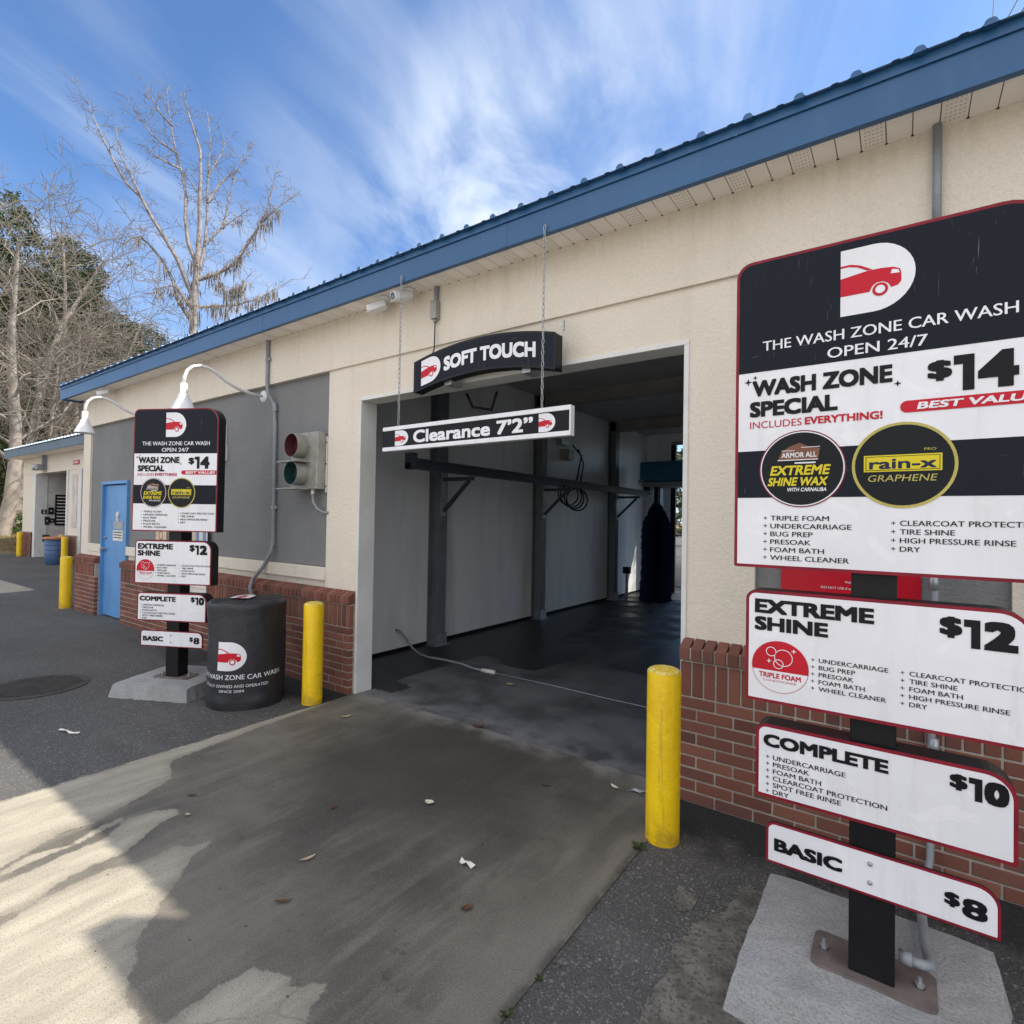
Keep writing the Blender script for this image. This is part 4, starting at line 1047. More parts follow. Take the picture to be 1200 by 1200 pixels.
# ---------------------------------------------------------------- wrapped barrel
br = tag(empty('wrapped_barrel', (-4.69, -.69, 0)), 'barrel in a wrinkled black vinyl cover with car emblem', 'barrel')
R_, H_ = .312, .872
q = MB(); n, k = 96, 44; rn = random.Random(4); vs = []
ph = [rn.uniform(0, 6.28) for _ in range(8)]
def wob(a, z):
    s = .006*math.sin(2*a+ph[0])+.004*math.sin(5*a+ph[1]+z*4)+.0035*math.sin(11*a+ph[2]+z*9)*(.4+z)
    s += .006*math.sin(3*a-7*z+ph[3])*max(0, math.sin(a*1.5+ph[4]))
    s += .010*math.exp(-((z-.06)/.05)**2)*(.6+.5*math.sin(6*a+ph[5]))+.004*math.exp(-((z-.84)/.03)**2)
    return s
for j in range(k+1):
    z = H_*j/k
    for i in range(n):
        a = 2*math.pi*i/n; r = R_+wob(a, z)
        vs.append((r*math.cos(a), r*math.sin(a), z))
fs = [(j*n+i, j*n+(i+1) % n, (j+1)*n+(i+1) % n, (j+1)*n+i) for j in range(k) for i in range(n)]
o_ = len(vs)
for jj, (rr_, dz) in enumerate(((.93, .012), (.80, .006), (.55, .010), (.25, .004))):
    for i in range(n):
        a = 2*math.pi*i/n
        vs.append((R_*rr_*math.cos(a), R_*rr_*math.sin(a), H_+dz+.006*math.sin(5*a+jj)+.004*math.sin(9*a+2*jj)))
for jj in range(4):
    for i in range(n): fs.append(((o_-n if jj == 0 else o_+(jj-1)*n)+i, (o_-n if jj == 0 else o_+(jj-1)*n)+(i+1) % n, o_+jj*n+(i+1) % n, o_+jj*n+i))
vs.append((0, 0, H_+.006)); fs += [(o_+3*n+i, o_+3*n+(i+1) % n, len(vs)-1) for i in range(n)]
q.add(vs, fs, 'vinyl'); q.build('vinyl_cover', br, smooth=True)
A0 = math.atan2(-3.272+.69, 4.69)                         # angle from barrel to viewer side
def wrap(u, v, d):
    a = A0+u/R_; r = R_+wob(a % (2*math.pi), v)+.003+d
    return (r*math.cos(a), r*math.sin(a), v)
def fine(mb0):                                           # split long faces so prints follow the drum
    return mb0
def wrapped(mb, name, parent, step=.012):
    bm = bmesh.new(); idx = {}
    vs = [bm.verts.new(p) for p in mb.v]
    for f, k in zip(mb.f, mb.m):
        try: bm.faces.new([vs[i] for i in f]).material_index = k
        except ValueError: pass
    us = [v.co.x for v in bm.verts]; u = min(us)+step*.37
    while u < max(us):
        bmesh.ops.bisect_plane(bm, geom=bm.verts[:]+bm.edges[:]+bm.faces[:], plane_co=(u, 0, 0), plane_no=(1, 0, 0)); u += step
    zs = [v.co.y for v in bm.verts]; z = min(zs)+.013
    while z < max(zs):
        bmesh.ops.bisect_plane(bm, geom=bm.verts[:]+bm.edges[:]+bm.faces[:], plane_co=(0, z, 0), plane_no=(0, 1, 0)); z += .03
    for v in bm.verts: v.co = wrap(*v.co)
    me = bpy.data.meshes.new(name); bm.to_mesh(me); bm.free()
    for m in mb.mats: me.materials.append(m)
    o = bpy.data.objects.new(name, me); COL.objects.link(o); o.parent = parent
    return o
flat = lambda u, v, d: (u, v, d)
q = MB(); emblem(q, -.235, .335, .235, .235, flat, .001); wrapped(q, 'emblem', br)
q = MB()
q.text('THE WASH ZONE CAR WASH', flat, .001, 'white', u=-.46, u1=.29, v=.262, h=.040, bold=.012, bend=lambda u: .06*max(0, u)**2)
wrapped(q, 'lettering', br); q = MB()
q.text('LOCALLY OWNED AND OPERATED', flat, .001, 'white', u=-.40, u1=.17, v=.195, h=.024, bold=.005)
wrapped(q, 'lettering', br); q = MB()
q.text('SINCE 2004', flat, .001, 'white', u=-.215, u1=-.015, v=.155, h=.022, bold=.005)
wrapped(q, 'lettering', br)
q = MB(); emblem(q, -.02, -.12, .22, .2, lambda u, v, d: (-.05+v*.7-u*.6+.0, .05+u*.8+v*.5-.08, H_+.020+d), .001); q.build('top_emblem', br)

# ---------------------------------------------------------------- bay equipment
gr = tag(empty('guide_rail', (-4.31, .87, 2.16)), 'dark steel guide rail on brackets along the bay wall', 'rail')
q = MB(); q.box(-.05, .05, 0, 6.95, 0, .024, 'rail_steel'); q.box(-.012, .012, 0, 6.95, .024, .092, 'rail_steel'); q.box(-.05, .05, 0, 6.95, .092, .115, 'rail_steel'); q.build('beam', gr)
q = MB(); q.box(-.055, .055, -.03, .05, -.01, .17, 'rail_steel'); q.box(-.035, .035, -.05, -.03, .0, .06, 'black_metal'); q.build('end_stop', gr)
for y in (1.03, 3.46, 6.30):
    q = MB(); q.bar((-.46, y, -.035), (.03, y, -.035), .045, .045, 'rail_steel'); q.bar((-.45, y, -.44), (-.04, y, -.06), .04, .04, 'rail_steel'); q.box(-.464, -.450, y-.05, y+.05, -.50, .07, 'galv'); q.build('bracket', gr)
hb_ = empty('hose_bundle', (-4.31, .87, 2.16))
for i in range(4):
    q = MB(); pts = []
    for k in range(19):
        a = 2*math.pi*k/18
        pts.append((-.30+.035*i, 3.98+(.34+.03*(i % 2))*math.cos(a)+.04*i, -.08+.19*math.sin(a)-.03*i))
    q.tube(pts, .014, 'rubber', 6, False); q.build('hose', hb_, smooth=True)
q = MB(); q.tube([(-.40, 4.27, .80), (-.30, 4.42, .62), (-.33, 4.35, .26), (-.30, 4.15, .0)], .016, 'rubber', 6); q.build('hose', hb_, smooth=True)
q = MB(); q.tube([(-.40, 4.48, .75), (-.34, 4.58, .50), (-.30, 4.36, .0)], .014, 'rubber', 6); q.build('hose', hb_, smooth=True)
q = MB(); q.box(-.64, -.52, 4.10, 4.36, .80, 1.0, 'galv'); q.build('junction_box', hb_)
q = MB(); q.box(-.64, -.45, 4.24, 4.44, .55, .74, 'housing'); q.build('hose_reel_box', hb_)
tag(hb_, 'black hoses looped from a box on the bay wall over the rail', 'hoses')
gm = tag(empty('wash_gantry', (-3.0, 8.0, 0)), 'blue wash gantry with dark foam side brush deep in the bay', 'wash machine')
q = MB(); q.box(-1.49, 1.5, -.35, .40, 2.47, 2.89, 'machine'); q.build('top_housing', gm, bevel=.03)
q = MB(); q.box(-1.51, -1.40, -.37, .2, 2.44, 2.52, 'galv'); q.build('corner_guard', gm)
q = MB(); q.box(-1.45, 1.5, -.30, .30, 2.37, 2.462, 'conduit'); q.build('carriage', gm)
q = MB(); q.box(-1.42, -1.28, -.30, -.16, 2.18, 2.365, 'black_metal'); q.build('roller', gm)
for a, b in ((-1.34, -1.20), (1.2, 1.4)):
    q = MB(); q.box(a, b, .10, .28, .0, 2.365, 'machine'); q.build('leg', gm)
q = MB(); rn = random.Random(12); bc = (-1.13, -.30)
q.tube([(bc[0], bc[1], .0), (bc[0], bc[1], 2.365)], .05, 'black_metal', 10)
for k in range(4200):
    z = rn.uniform(.06, 2.06); a = rn.uniform(0, 6.283); L = .27*min(1, max(.02, (2.10-z)/.42))**.5*rn.uniform(.86, 1.06)
    if z < .5: L *= 1.10
    zz = max(.01, z-rn.uniform(.04, .22)); w_ = .016
    t_ = (-math.sin(a), math.cos(a))
    p0 = (bc[0]+.04*math.cos(a), bc[1]+.04*math.sin(a)); p1 = (bc[0]+L*math.cos(a), bc[1]+L*math.sin(a))
    e_ = rn.uniform(.01, .10); zb = max(.005, zz-.05-.12*rn.random())
    q.add([(p0[0]-t_[0]*w_, p0[1]-t_[1]*w_, z), (p0[0]+t_[0]*w_, p0[1]+t_[1]*w_, z), (p1[0]+t_[0]*w_, p1[1]+t_[1]*w_, zz), (p1[0]+e_*.35*math.cos(a), p1[1]+e_*.35*math.sin(a), zb), (p1[0]-t_[0]*w_, p1[1]-t_[1]*w_, zz)], [(0, 1, 2, 3, 4)], 'brush')
q.build('side_brush', gm)
q = MB()
q.tube([(-4.95, 1.30, .27), (-4.88, 1.29, .27), (-4.80, 1.31, .20), (-4.72, 1.34, .09), (-4.60, 1.36, .022), (-4.45, 1.33, .018), (-4.2, 1.36, .018), (-3.95, 1.35, .018), (-3.72, 1.29, .018), (-3.58, 1.30, .018)], .013, 'conduit', 8)
q.tube([(-3.62, 1.30, .018), (-3.45, 1.31, .018)], .022, 'paper', 8)
q.tube([(-3.5, 1.31, .012), (-2.83, 1.325, .012), (-2.2, 1.30, .012), (-1.75, 1.30, .012), (-.9, 1.31, .012)], .0045, 'conduit', 6)
tag(q.build('floor_hose', smooth=True), 'gray hose drooping from the bay wall onto the floor', 'hose')
q = MB(); q.box(-4.82, -4.68, 7.60, 7.72, .52, .66, 'black_metal'); q.box(-4.77, -4.72, 7.63, 7.68, .0, .52, 'galv')
tag(q.build('sensor_post', bevel=.004), 'short post with dark sensor head beside the side brush', 'sensor')
q = MB(); q.tube([(-3.0, .24, 2.69), (-2.98, .30, 2.58), (-2.82, .36, 2.55), (-2.72, .30, 2.68)], .012, 'black_metal', 8)
tag(q.build('bay_bracket', smooth=True), 'thin dark bent bracket under the bay header', 'bracket')

# ---------------------------------------------------------------- far wash bays
fb = tag(empty('wash_bays', (0, 0, 0)), 'low far building of open wash bays beyond the blue door', 'building')
q = MB()
q.box(-27.0, -25.4, 2.75, 3.05, .9, 3.0, 'cream'); q.box(-22.1, -20.75, 2.75, 3.05, .9, 3.0, 'cream'); q.box(-27.0, -12, 2.74, 3.05, 3.0, 3.68, 'cream')
q.box(-27.0, -26.8, 3.05, 9, 0, 3.68, 'cream'); q.build('wall', fb)
q = MB(); q.box(-26.8, -25.4, 3.05, 9, 0, 3.6, 'far_gray'); q.box(-25.4, -12, 8.8, 9, 0, 3.6, 'far_gray'); q.box(-25.4, -12, 3.05, 8.8, 3.5, 3.6, 'far_gray'); q.box(-22.1, -21.9, 3.06, 8.8, 0, 3.5, 'far_gray'); q.build('bay_wall', fb)
for a, b in ((-25.62, -25.38), (-22.12, -21.98), (-20.95, -20.72)):
    q = MB(); q.box(a, b, 2.72, 3.06, 0, 3.0, 'trim'); q.build('opening_trim', fb)
for a, b in ((-27.02, -25.63), (-21.97, -20.96)):
    q = MB(); q.box(a, b, 2.69, 3.04, 0, .9, 'mortar'); o = q.build('brick_wainscot', fb)
    q = MB(); z = .005
    while z < .88:
        x = a
        while x < b-.05: q.box(x, min(x+.193, b), 2.68, 2.72, z, z+.058, 'brick'); x += .203
        z += .0677
    q.build('brick_face', o)
q = MB(); q.box(-21.60, -21.15, 2.735, 2.749, 1.15, 2.85, 'far_gray'); q.build('gray_panel', fb)
q = MB(); q.box(-27.3, -11.6, 2.24, 2.27, 3.60, 3.86, 'far_fascia'); q.box(-27.3, -11.6, 2.27, 2.74, 3.60, 3.63, 'soffit'); q.build('fascia', fb)
q = MB()
x = -27.3
while x < -11.8:
    q.add([(x, 2.2, 3.88), (x+.10, 2.2, 3.88), (x+.12, 2.2, 3.93), (x+.16, 2.2, 3.93), (x+.18, 2.2, 3.88), (x+.3, 2.2, 3.88), (x, 6, 4.83), (x+.10, 6, 4.83), (x+.12, 6, 4.88), (x+.16, 6, 4.88), (x+.18, 6, 4.83), (x+.3, 6, 4.83)], [(i, i+1, i+7, i+6) for i in range(5)], 'roof'); x += .3
q.box(-27.3, -11.7, 6.0, 9.3, 4.0, 4.8, 'roof'); q.build('roof', fb)
# equipment on the far bay's inner wall (facing the viewer)
def onwall(name, y0, y1, z0, z1, m, label, cat, group=None, rows=0, proj=.06):
    q = MB(); q.box(-25.398, -25.40+proj, y0, y1, z0, z1, m); o = q.build(name, bevel=.01)
    if rows:
        t = MB()
        for i in range(rows):
            z = z1-(i+.8)*(z1-z0)/(rows+.6)
            t.box(-25.40+proj+.001, -25.40+proj+.004, y0+.05, y1-.05, z-.018, z+.018, 'paper')
        t.build('printed_line', o)
    return tag(o, label, cat, group)
onwall('menu_board', 3.29, 3.66, 1.14, 2.28, 'black', 'black menu board with white lines inside the far wash bay', 'board', None, 9, .04)
BX = 'control boxes on the far bay wall'
onwall('control_box', 2.90, 3.05, 1.56, 1.72, 'black', 'dark control box nearest the front of the far wash bay', 'control box', BX, 2)
onwall('control_box', 3.10, 3.25, 1.55, 1.80, 'black', 'tall dark control box right beside the far black menu board', 'control box', BX, 1)
onwall('coin_box', 3.00, 3.13, 1.16, 1.46, 'rubber', 'dark coin box under the two control boxes in the far bay', 'coin box', BX, 1)
onwall('control_box', 3.14, 3.27, 1.24, 1.40, 'black', 'lowest dark control box beside the far menu board', 'control box', BX, 1)
onwall('vacuum_box', 2.95, 3.14, .55, .80, 'brush_wood', 'low dark green box at the foot of the far bay wall', 'box')
q = MB(); q.box(-24.75, -24.15, 2.45, 2.62, 3.08, 3.28, 'conduit'); q.lathe([(0, .05), (.09, .04), (.11, 0)], (-24.5, 2.45, 3.18), 'galv', 18, 'y'); fl = q.build('flood_light', bevel=.02)
q = MB(); q.box(-24.30, -24.22, 2.60, 2.735, 3.1, 3.6, 'conduit'); q.build('bracket', fl)
tag(fl, 'gray flood light above the opening of the far wash bay', 'flood light')
q = MB(); q.box(-21.55, -21.0, 2.715, 2.738, 3.15, 3.29, 'red'); wsn = q.build('bay_sign')
q = MB()
for i in range(6): q.box(-21.50+i*.08, -21.45+i*.08, 2.710, 2.7145, 3.19, 3.25, 'paper')
q.build('lettering', wsn)
tag(wsn, 'small red sign on the far bay pillar under the eave', 'sign')
tc_o = tag(empty('trash_can', (-21.45, 2.30, 0)), 'blue trash can with orange rim beside the far bay pillar', 'trash can')
q = MB(); q.lathe([(0, 0), (.21, 0), (.225, .02), (.27, .80), (.25, .80), (.21, .05), (0, .05)], (0, 0, 0), 'can_blue', 28)
for z in (.3, .45, .6): q.lathe([(.225+.045*z/.8, z), (.24+.045*z/.8, z+.02), (.227+.045*z/.8, z+.04)], (0, 0, 0), 'can_blue', 28)
q.build('bin_body', tc_o, smooth=True)
q = MB(); q.lathe([(.26, .78), (.30, .79), (.30, .84), (.25, .86), (.22, .83)], (0, 0, 0), 'can_rim', 28); q.build('rim', tc_o, smooth=True)

# manhole cover
mh = tag(empty('manhole_cover', (-6.52, -1.69, 0)), 'round cast iron manhole cover in the asphalt', 'manhole cover')
q = MB(); q.lathe([(.40, .001), (.40, .008), (.36, .009), (.355, .005), (.35, .009), (0, .009)], (0, 0, 0), 'iron', 40)
for i in range(-8, 9):
    L = math.sqrt(max(0, .33**2-(i*.038)**2)); q.box(i*.038-.010, i*.038+.010, -L, L, .0092, .014, 'iron')
q.build('lid', mh)

# ---------------------------------------------------------------- leaves and litter
def leaf(name, x, y, L, wd, rz_, m, label, cat='leaf', z=.008, curl=.35, group=None):
    q = MB(); n = 6; vs = []
    for i in range(n+1):
        t = i/n; hw = wd*math.sin(math.pi*(.06+.9*t))*.5
        for sgn in (-1, 0, 1):
            vs.append((L*(t-.5), sgn*hw, .003+curl*L*((t-.5)**2)+abs(sgn)*wd*.18))
    q.add(vs, [(3*i+k, 3*i+k+1, 3*i+k+4, 3*i+k+3) for i in range(n) for k in range(2)], m)
    o = q.build(name, smooth=True); o.location = (x, y, z); o.rotation_euler = (0, 0, rz_)
    return tag(o, label, cat, group)
LG = 'fallen leaves on the concrete'
leaf('dead_leaf', -2.66, .05, .085, .05, .5, 'leaf_brown', 'dark brown curled leaf on the bay threshold line', group=LG)
leaf('dead_leaf', -3.63, -.44, .09, .03, 1.1, 'leaf_tan', 'slim tan leaf on the concrete near the left jamb', group=LG)
leaf('dead_leaf', -2.16, -1.00, .055, .045, .3, 'leaf_pale', 'pale tan leaf alone in the middle of the damp apron', group=LG)
leaf('dead_leaf', -1.40, -.19, .065, .028, -.4, 'leaf_pale', 'pale curled leaf at the threshold close to the right bollard', group=LG)
leaf('dead_leaf', -2.26, -1.71, .075, .022, 1.3, 'leaf_tan', 'long narrow tan leaf on the damp concrete below the dark stain', group=LG)
leaf('dead_leaf', -3.10, -1.87, .035, .022, .2, 'leaf_tan', 'small tan leaf at the edge of the dry strip', group=LG)
leaf('dead_leaf', -3.30, -1.76, .05, .02, .9, 'leaf_brown', 'dark sliver of leaf beside the dry concrete strip', group=LG)
leaf('dead_leaf', -2.09, -1.94, .07, .018, .8, 'leaf_brown', 'reddish brown thin leaf nearest the camera left of the paper', group=LG)
leaf('dead_leaf', -1.45, -1.51, .055, .03, 1.2, 'leaf_brown', 'rust brown leaf below the scrap of white paper', group=LG)
leaf('dead_leaf', -3.09, 1.08, .08, .05, .2, 'leaf_tan', 'tan leaf lying on the bay floor beside the hose', group=LG)
leaf('dead_leaf', -1.75, -.42, .06, .02, .3, 'leaf_brown', 'thin brown leaf on the apron left of the right bollard', group=LG)
leaf('dead_leaf', -2.55, -1.35, .05, .02, 1.9, 'leaf_brown', 'tiny dark leaf on the left middle of the damp apron', group=LG)
def scrap(name, pts, loc, m, label, cat):
    q = MB(); q.add([(x, y, .003+.006*((i*7) % 3)) for i, (x, y) in enumerate(pts)], [tuple(range(len(pts)))], m); o = q.build(name); o.location = loc
    return tag(o, label, cat)
scrap('paper_scrap', [(-.035, -.01), (-.01, -.022), (.005, -.008), (.04, -.016), (.045, .012), (.015, .010), (0, .02), (-.02, .006), (-.04, .012)], (-1.64, -1.29, .009), 'paper', 'torn scrap of white paper on the damp apron', 'paper')
scrap('paper_strip', [(-.10, -.03), (-.06, -.035), (0, -.012), (.05, -.005), (.12, .03), (.11, .045), (.04, .012), (-.02, .006), (-.07, -.015)], (-4.99, -1.87, .003), 'paper', 'crumpled white strip on the asphalt before the left price sign', 'litter')
scrap('plastic_shred', [(-.05, -.03), (0, -.01), (.05, -.03), (.03, .0), (.06, .03), (.0, .012), (-.04, .03), (-.02, 0)], (-1.28, -.16, .009), 'galv', 'shred of clear plastic at the threshold behind the right bollard', 'litter')
def weed(x, y, s, seed, label):
    rn = random.Random(seed); q = MB()
    for k in range(16):
        a = rn.uniform(0, 6.28); L = s*rn.uniform(.5, 1); h = s*rn.uniform(.3, .8); w_ = s*.05
        c, s_ = math.cos(a), math.sin(a)
        q.add([(-s_*w_, c*w_, 0), (s_*w_, -c*w_, 0), (L*.6*c+s_*w_, L*.6*s_-c*w_, h), (L*c, L*s_, h*.8), (L*.6*c-s_*w_, L*.6*s_+c*w_, h)], [(0, 1, 2, 3, 4)], 'weed')
    o = q.build('weed'); o.location = (x, y, .0)
    return tag(o, label, 'weed', 'weeds along the apron joint')
weed(-1.035, -1.80, .030, 1, 'larger green weed in the apron joint at the bottom of the photo')
weed(-1.03, -1.62, .022, 2, 'small green weed farther along the apron joint')
weed(-1.045, -.68, .045, 3, 'weed tuft at the foot of the right bollard')
# loose grit, seed husks and leaf crumbs that nobody could count
M['grit'] = island_mat('grit', [(0.03, 0.022, 0.015), (0.10, 0.06, 0.03), (0.30, 0.26, 0.20), (0.05, 0.04, 0.03), (0.16, 0.13, 0.09)], 0.9)
rn = random.Random(21); q = MB()
def crumb(x, y, z, s_):
    a = rn.uniform(0, 6.28); e = rn.uniform(.35, .9); P = []
    for i in range(5):
        t_ = a+i*1.2566; P.append((x+s_*math.cos(t_)*rn.uniform(.7, 1.2), y+s_*e*math.sin(t_)*rn.uniform(.7, 1.2), z))
    q.add(P+[(x, y, z+s_*rn.uniform(.2, .6))], [(0, 1, 5), (1, 2, 5), (2, 3, 5), (3, 4, 5), (4, 0, 5)], 'grit')
for k in range(420):
    y = -2.6*rn.random()**1.3; crumb(rn.uniform(-3.95, -1.08), y, .0065, .0015+.0055*rn.random()**2.5)
for k in range(200): crumb(-1.035+rn.gauss(0, .022), rn.uniform(-2.4, -.1), .004, .002+.005*rn.random()**2)
for k in range(160): crumb(rn.uniform(-1.0, -.5), rn.uniform(-1.9, -.1), .003, .002+.005*rn.random()**2)
for k in range(200): crumb(rn.uniform(-7, -4.1), rn.uniform(-2.4, -.1), .003, .002+.006*rn.random()**2)
for k in range(110): crumb(rn.uniform(-3.9, -1.1), rn.uniform(-.05, .22), .009, .002+.006*rn.random()**2)
tag(q.build('grit'), 'scattered grit and leaf crumbs on the concrete and asphalt', 'grit', kind='stuff')
# worn light cement smear beside the right footing
def smear():
    m, t, b = base_mat('cement_smear', 0.9, 0, 0.3)
    c = mixc(t, rng(t, noise(t, 9, 6, 0.65), 0.35, 0.65), (0.19, 0.18, 0.16), (0.10, 0.093, 0.08))
    c = mixc(t, mth(t, 'MULTIPLY', rng(t, noise(t, 60, 4, 0.7), 0.5, 0.62), 0.75), c, (0.05, 0.05, 0.05))
    t.links.new(c, b.inputs['Base Color']); bumpy(t, b, noise(t, 120, 4, .7), .6, .006)
    return m
M['smear'] = smear()
def blobsheet(name, pts, z, m, seed, jag=.02, sub=8):
    rn = random.Random(seed); P = []
    for i in range(len(pts)):
        a, b = Vector(pts[i]), Vector(pts[(i+1) % len(pts)])
        for k in range(sub):
            p = a.lerp(b, k/sub); P.append((p.x+rn.uniform(-jag, jag), p.y+rn.uniform(-jag, jag), z))
    q = MB(); q.add(P, [tuple(range(len(P)))], m)
    return tag(q.build(name), kind='structure')
blobsheet('ground_cement_patch', [(-.43, -.66), (-.56, -.64), (-.58, -.85), (-.66, -1.0), (-.70, -1.2), (-.68, -1.6), (-.40, -1.9), (.3, -1.9), (.3, -1.45), (-.43, -1.42)], .0035, 'smear', 2)
blobsheet('ground_cement_spot', [(-.79, -.82), (-.71, -.86), (-.70, -.95), (-.75, -.99), (-.79, -.93)], .0035, 'smear', 3, .008, 4)

# ---------------------------------------------------------------- trees
def tubes_tree(segs, name, m, parent, sides=5):
    q = MB()
    for pts, rs in segs: q.tube(pts, rs, m, sides if rs[0] > .03 else 3, False)
    return q.build(name, parent, smooth=True)
def grow(rn, p, d, L, r, lvl, maxl, segs, spread, kids, droop=0.0, minr=.010, up=.15):
    n = max(3, int(4-lvl*.3)+1); pts = [p.copy()]; rs = [r]; dd = d.copy()
    for i in range(n):
        dd = (dd+Vector((rn.gauss(0, .16), rn.gauss(0, .16), rn.gauss(0, .12)+up*.25-droop*(i/n)))).normalized()
        pts.append(pts[-1]+dd*(L/n)); rs.append(max(minr, r*(1-(i+1)/n*.75)))
    segs.append((pts, rs))
    if lvl >= maxl: return
    for k in range(kids[lvl]):
        t = rn.uniform(.25, 1.0); i = min(n-1, int(t*n)); q = pts[i].lerp(pts[i+1], t*n-i)
        base = (pts[i+1]-pts[i]).normalized()
        side = Vector((rn.gauss(0, 1), rn.gauss(0, 1), rn.gauss(0, .6))); side = (side-base*side.dot(base)).normalized()
        nd = (base*(1-spread)+side*spread).normalized()
        grow(rn, q, nd, L*rn.uniform(.42, .68), max(minr, rs[i]*rn.uniform(.4, .6)), lvl+1, maxl, segs, spread, kids, droop, minr, up)
def bare_tree(loc, h, r, seed, label, m='bark_pale', lean=(0, 0), kids=(12, 6, 5, 3), spread=.55, droop=0.0, group='bare trees behind the wash bays', clear=.25):
    rn = random.Random(seed); o = empty('bare_tree', loc); segs = []; trunk = []
    n = 7; p = Vector((0, 0, -.3)); pts = [p.copy()]; rs = [r]; d = Vector((lean[0], lean[1], 1)).normalized()
    for i in range(n):
        d = (d+Vector((rn.gauss(0, .07), rn.gauss(0, .07), .05))).normalized()
        pts.append(pts[-1]+d*h*.85/n); rs.append(r*(1-(i+1)/n*.82))
    trunk.append((pts, rs))
    for k in range(kids[0]):
        t = clear+(1-clear)*(k+rn.random())/kids[0]; i = min(n-1, int(t*n)); q = pts[i].lerp(pts[i+1], t*n-i)
        a = rn.uniform(0, 6.283); nd = Vector((math.cos(a)*spread*1.5, math.sin(a)*spread*1.5, .75)).normalized()
        grow(rn, q, nd, h*(.42-.22*t)*rn.uniform(.75, 1.15), rs[i]*.36, 1, 4, segs, spread, kids, droop, .011)
    tubes_tree(trunk, 'trunk', M[m], o, 8); tubes_tree(segs, 'crown', M['twig'] if m != 'bark_dead' else M[m], o, 4)
    return tag(o, label, 'tree', group)
def leaf_cloud(q, rn, c, rad, nclump, per, size, m, squash=1.0):
    for k in range(nclump):
        while True:
            v = Vector((rn.uniform(-1, 1), rn.uniform(-1, 1), rn.uniform(-1, 1)))
            if .25 < v.length < 1: break
        cc = Vector((c[0]+v.x*rad[0], c[1]+v.y*rad[1], c[2]+v.z*rad[2])); cr = rn.uniform(.25, .5)*min(rad)*.6
        for j in range(per):
            p = cc+Vector((rn.gauss(0, 1), rn.gauss(0, 1), rn.gauss(0, .7)*squash))*cr*.6
            a = Vector((rn.gauss(0, 1), rn.gauss(0, 1), rn.gauss(0, .8))).normalized(); b = a.orthogonal().normalized()
            s = size*rn.uniform(.5, 1.3)
            q.add([p-a*s, p+b*s*.4, p+a*s, p-b*s*.4], [(0, 1, 2, 3)], m)
def evergreen(loc, h, rad, seed, label, m='needle', n=130, per=34, size=.26, group='evergreens behind the wash bays', low=.25):
    rn = random.Random(seed); o = empty('evergreen_tree', loc)
    tubes_tree([([Vector((0, 0, -.3)), Vector((rn.uniform(-.3, .3), 0, h*.5)), Vector((rn.uniform(-.4, .4), 0, h*.92))], [h*.022, h*.015, h*.004])], 'trunk', M['bark_dark'], o, 8)
    q = MB()
    for k in range(5):
        t = low+(1-low)*(k+.5)/5; rr_ = rad*(1.05-.75*(t-low)/(1-low))
        leaf_cloud(q, rn, (rn.uniform(-.25, .25)*rad, rn.uniform(-.25, .25)*rad, h*t), (rr_, rr_, h*(1-low)/5*.75), n//5, per, size, m)
    q.build('crown', o)
    return tag(o, label, 'tree', group)

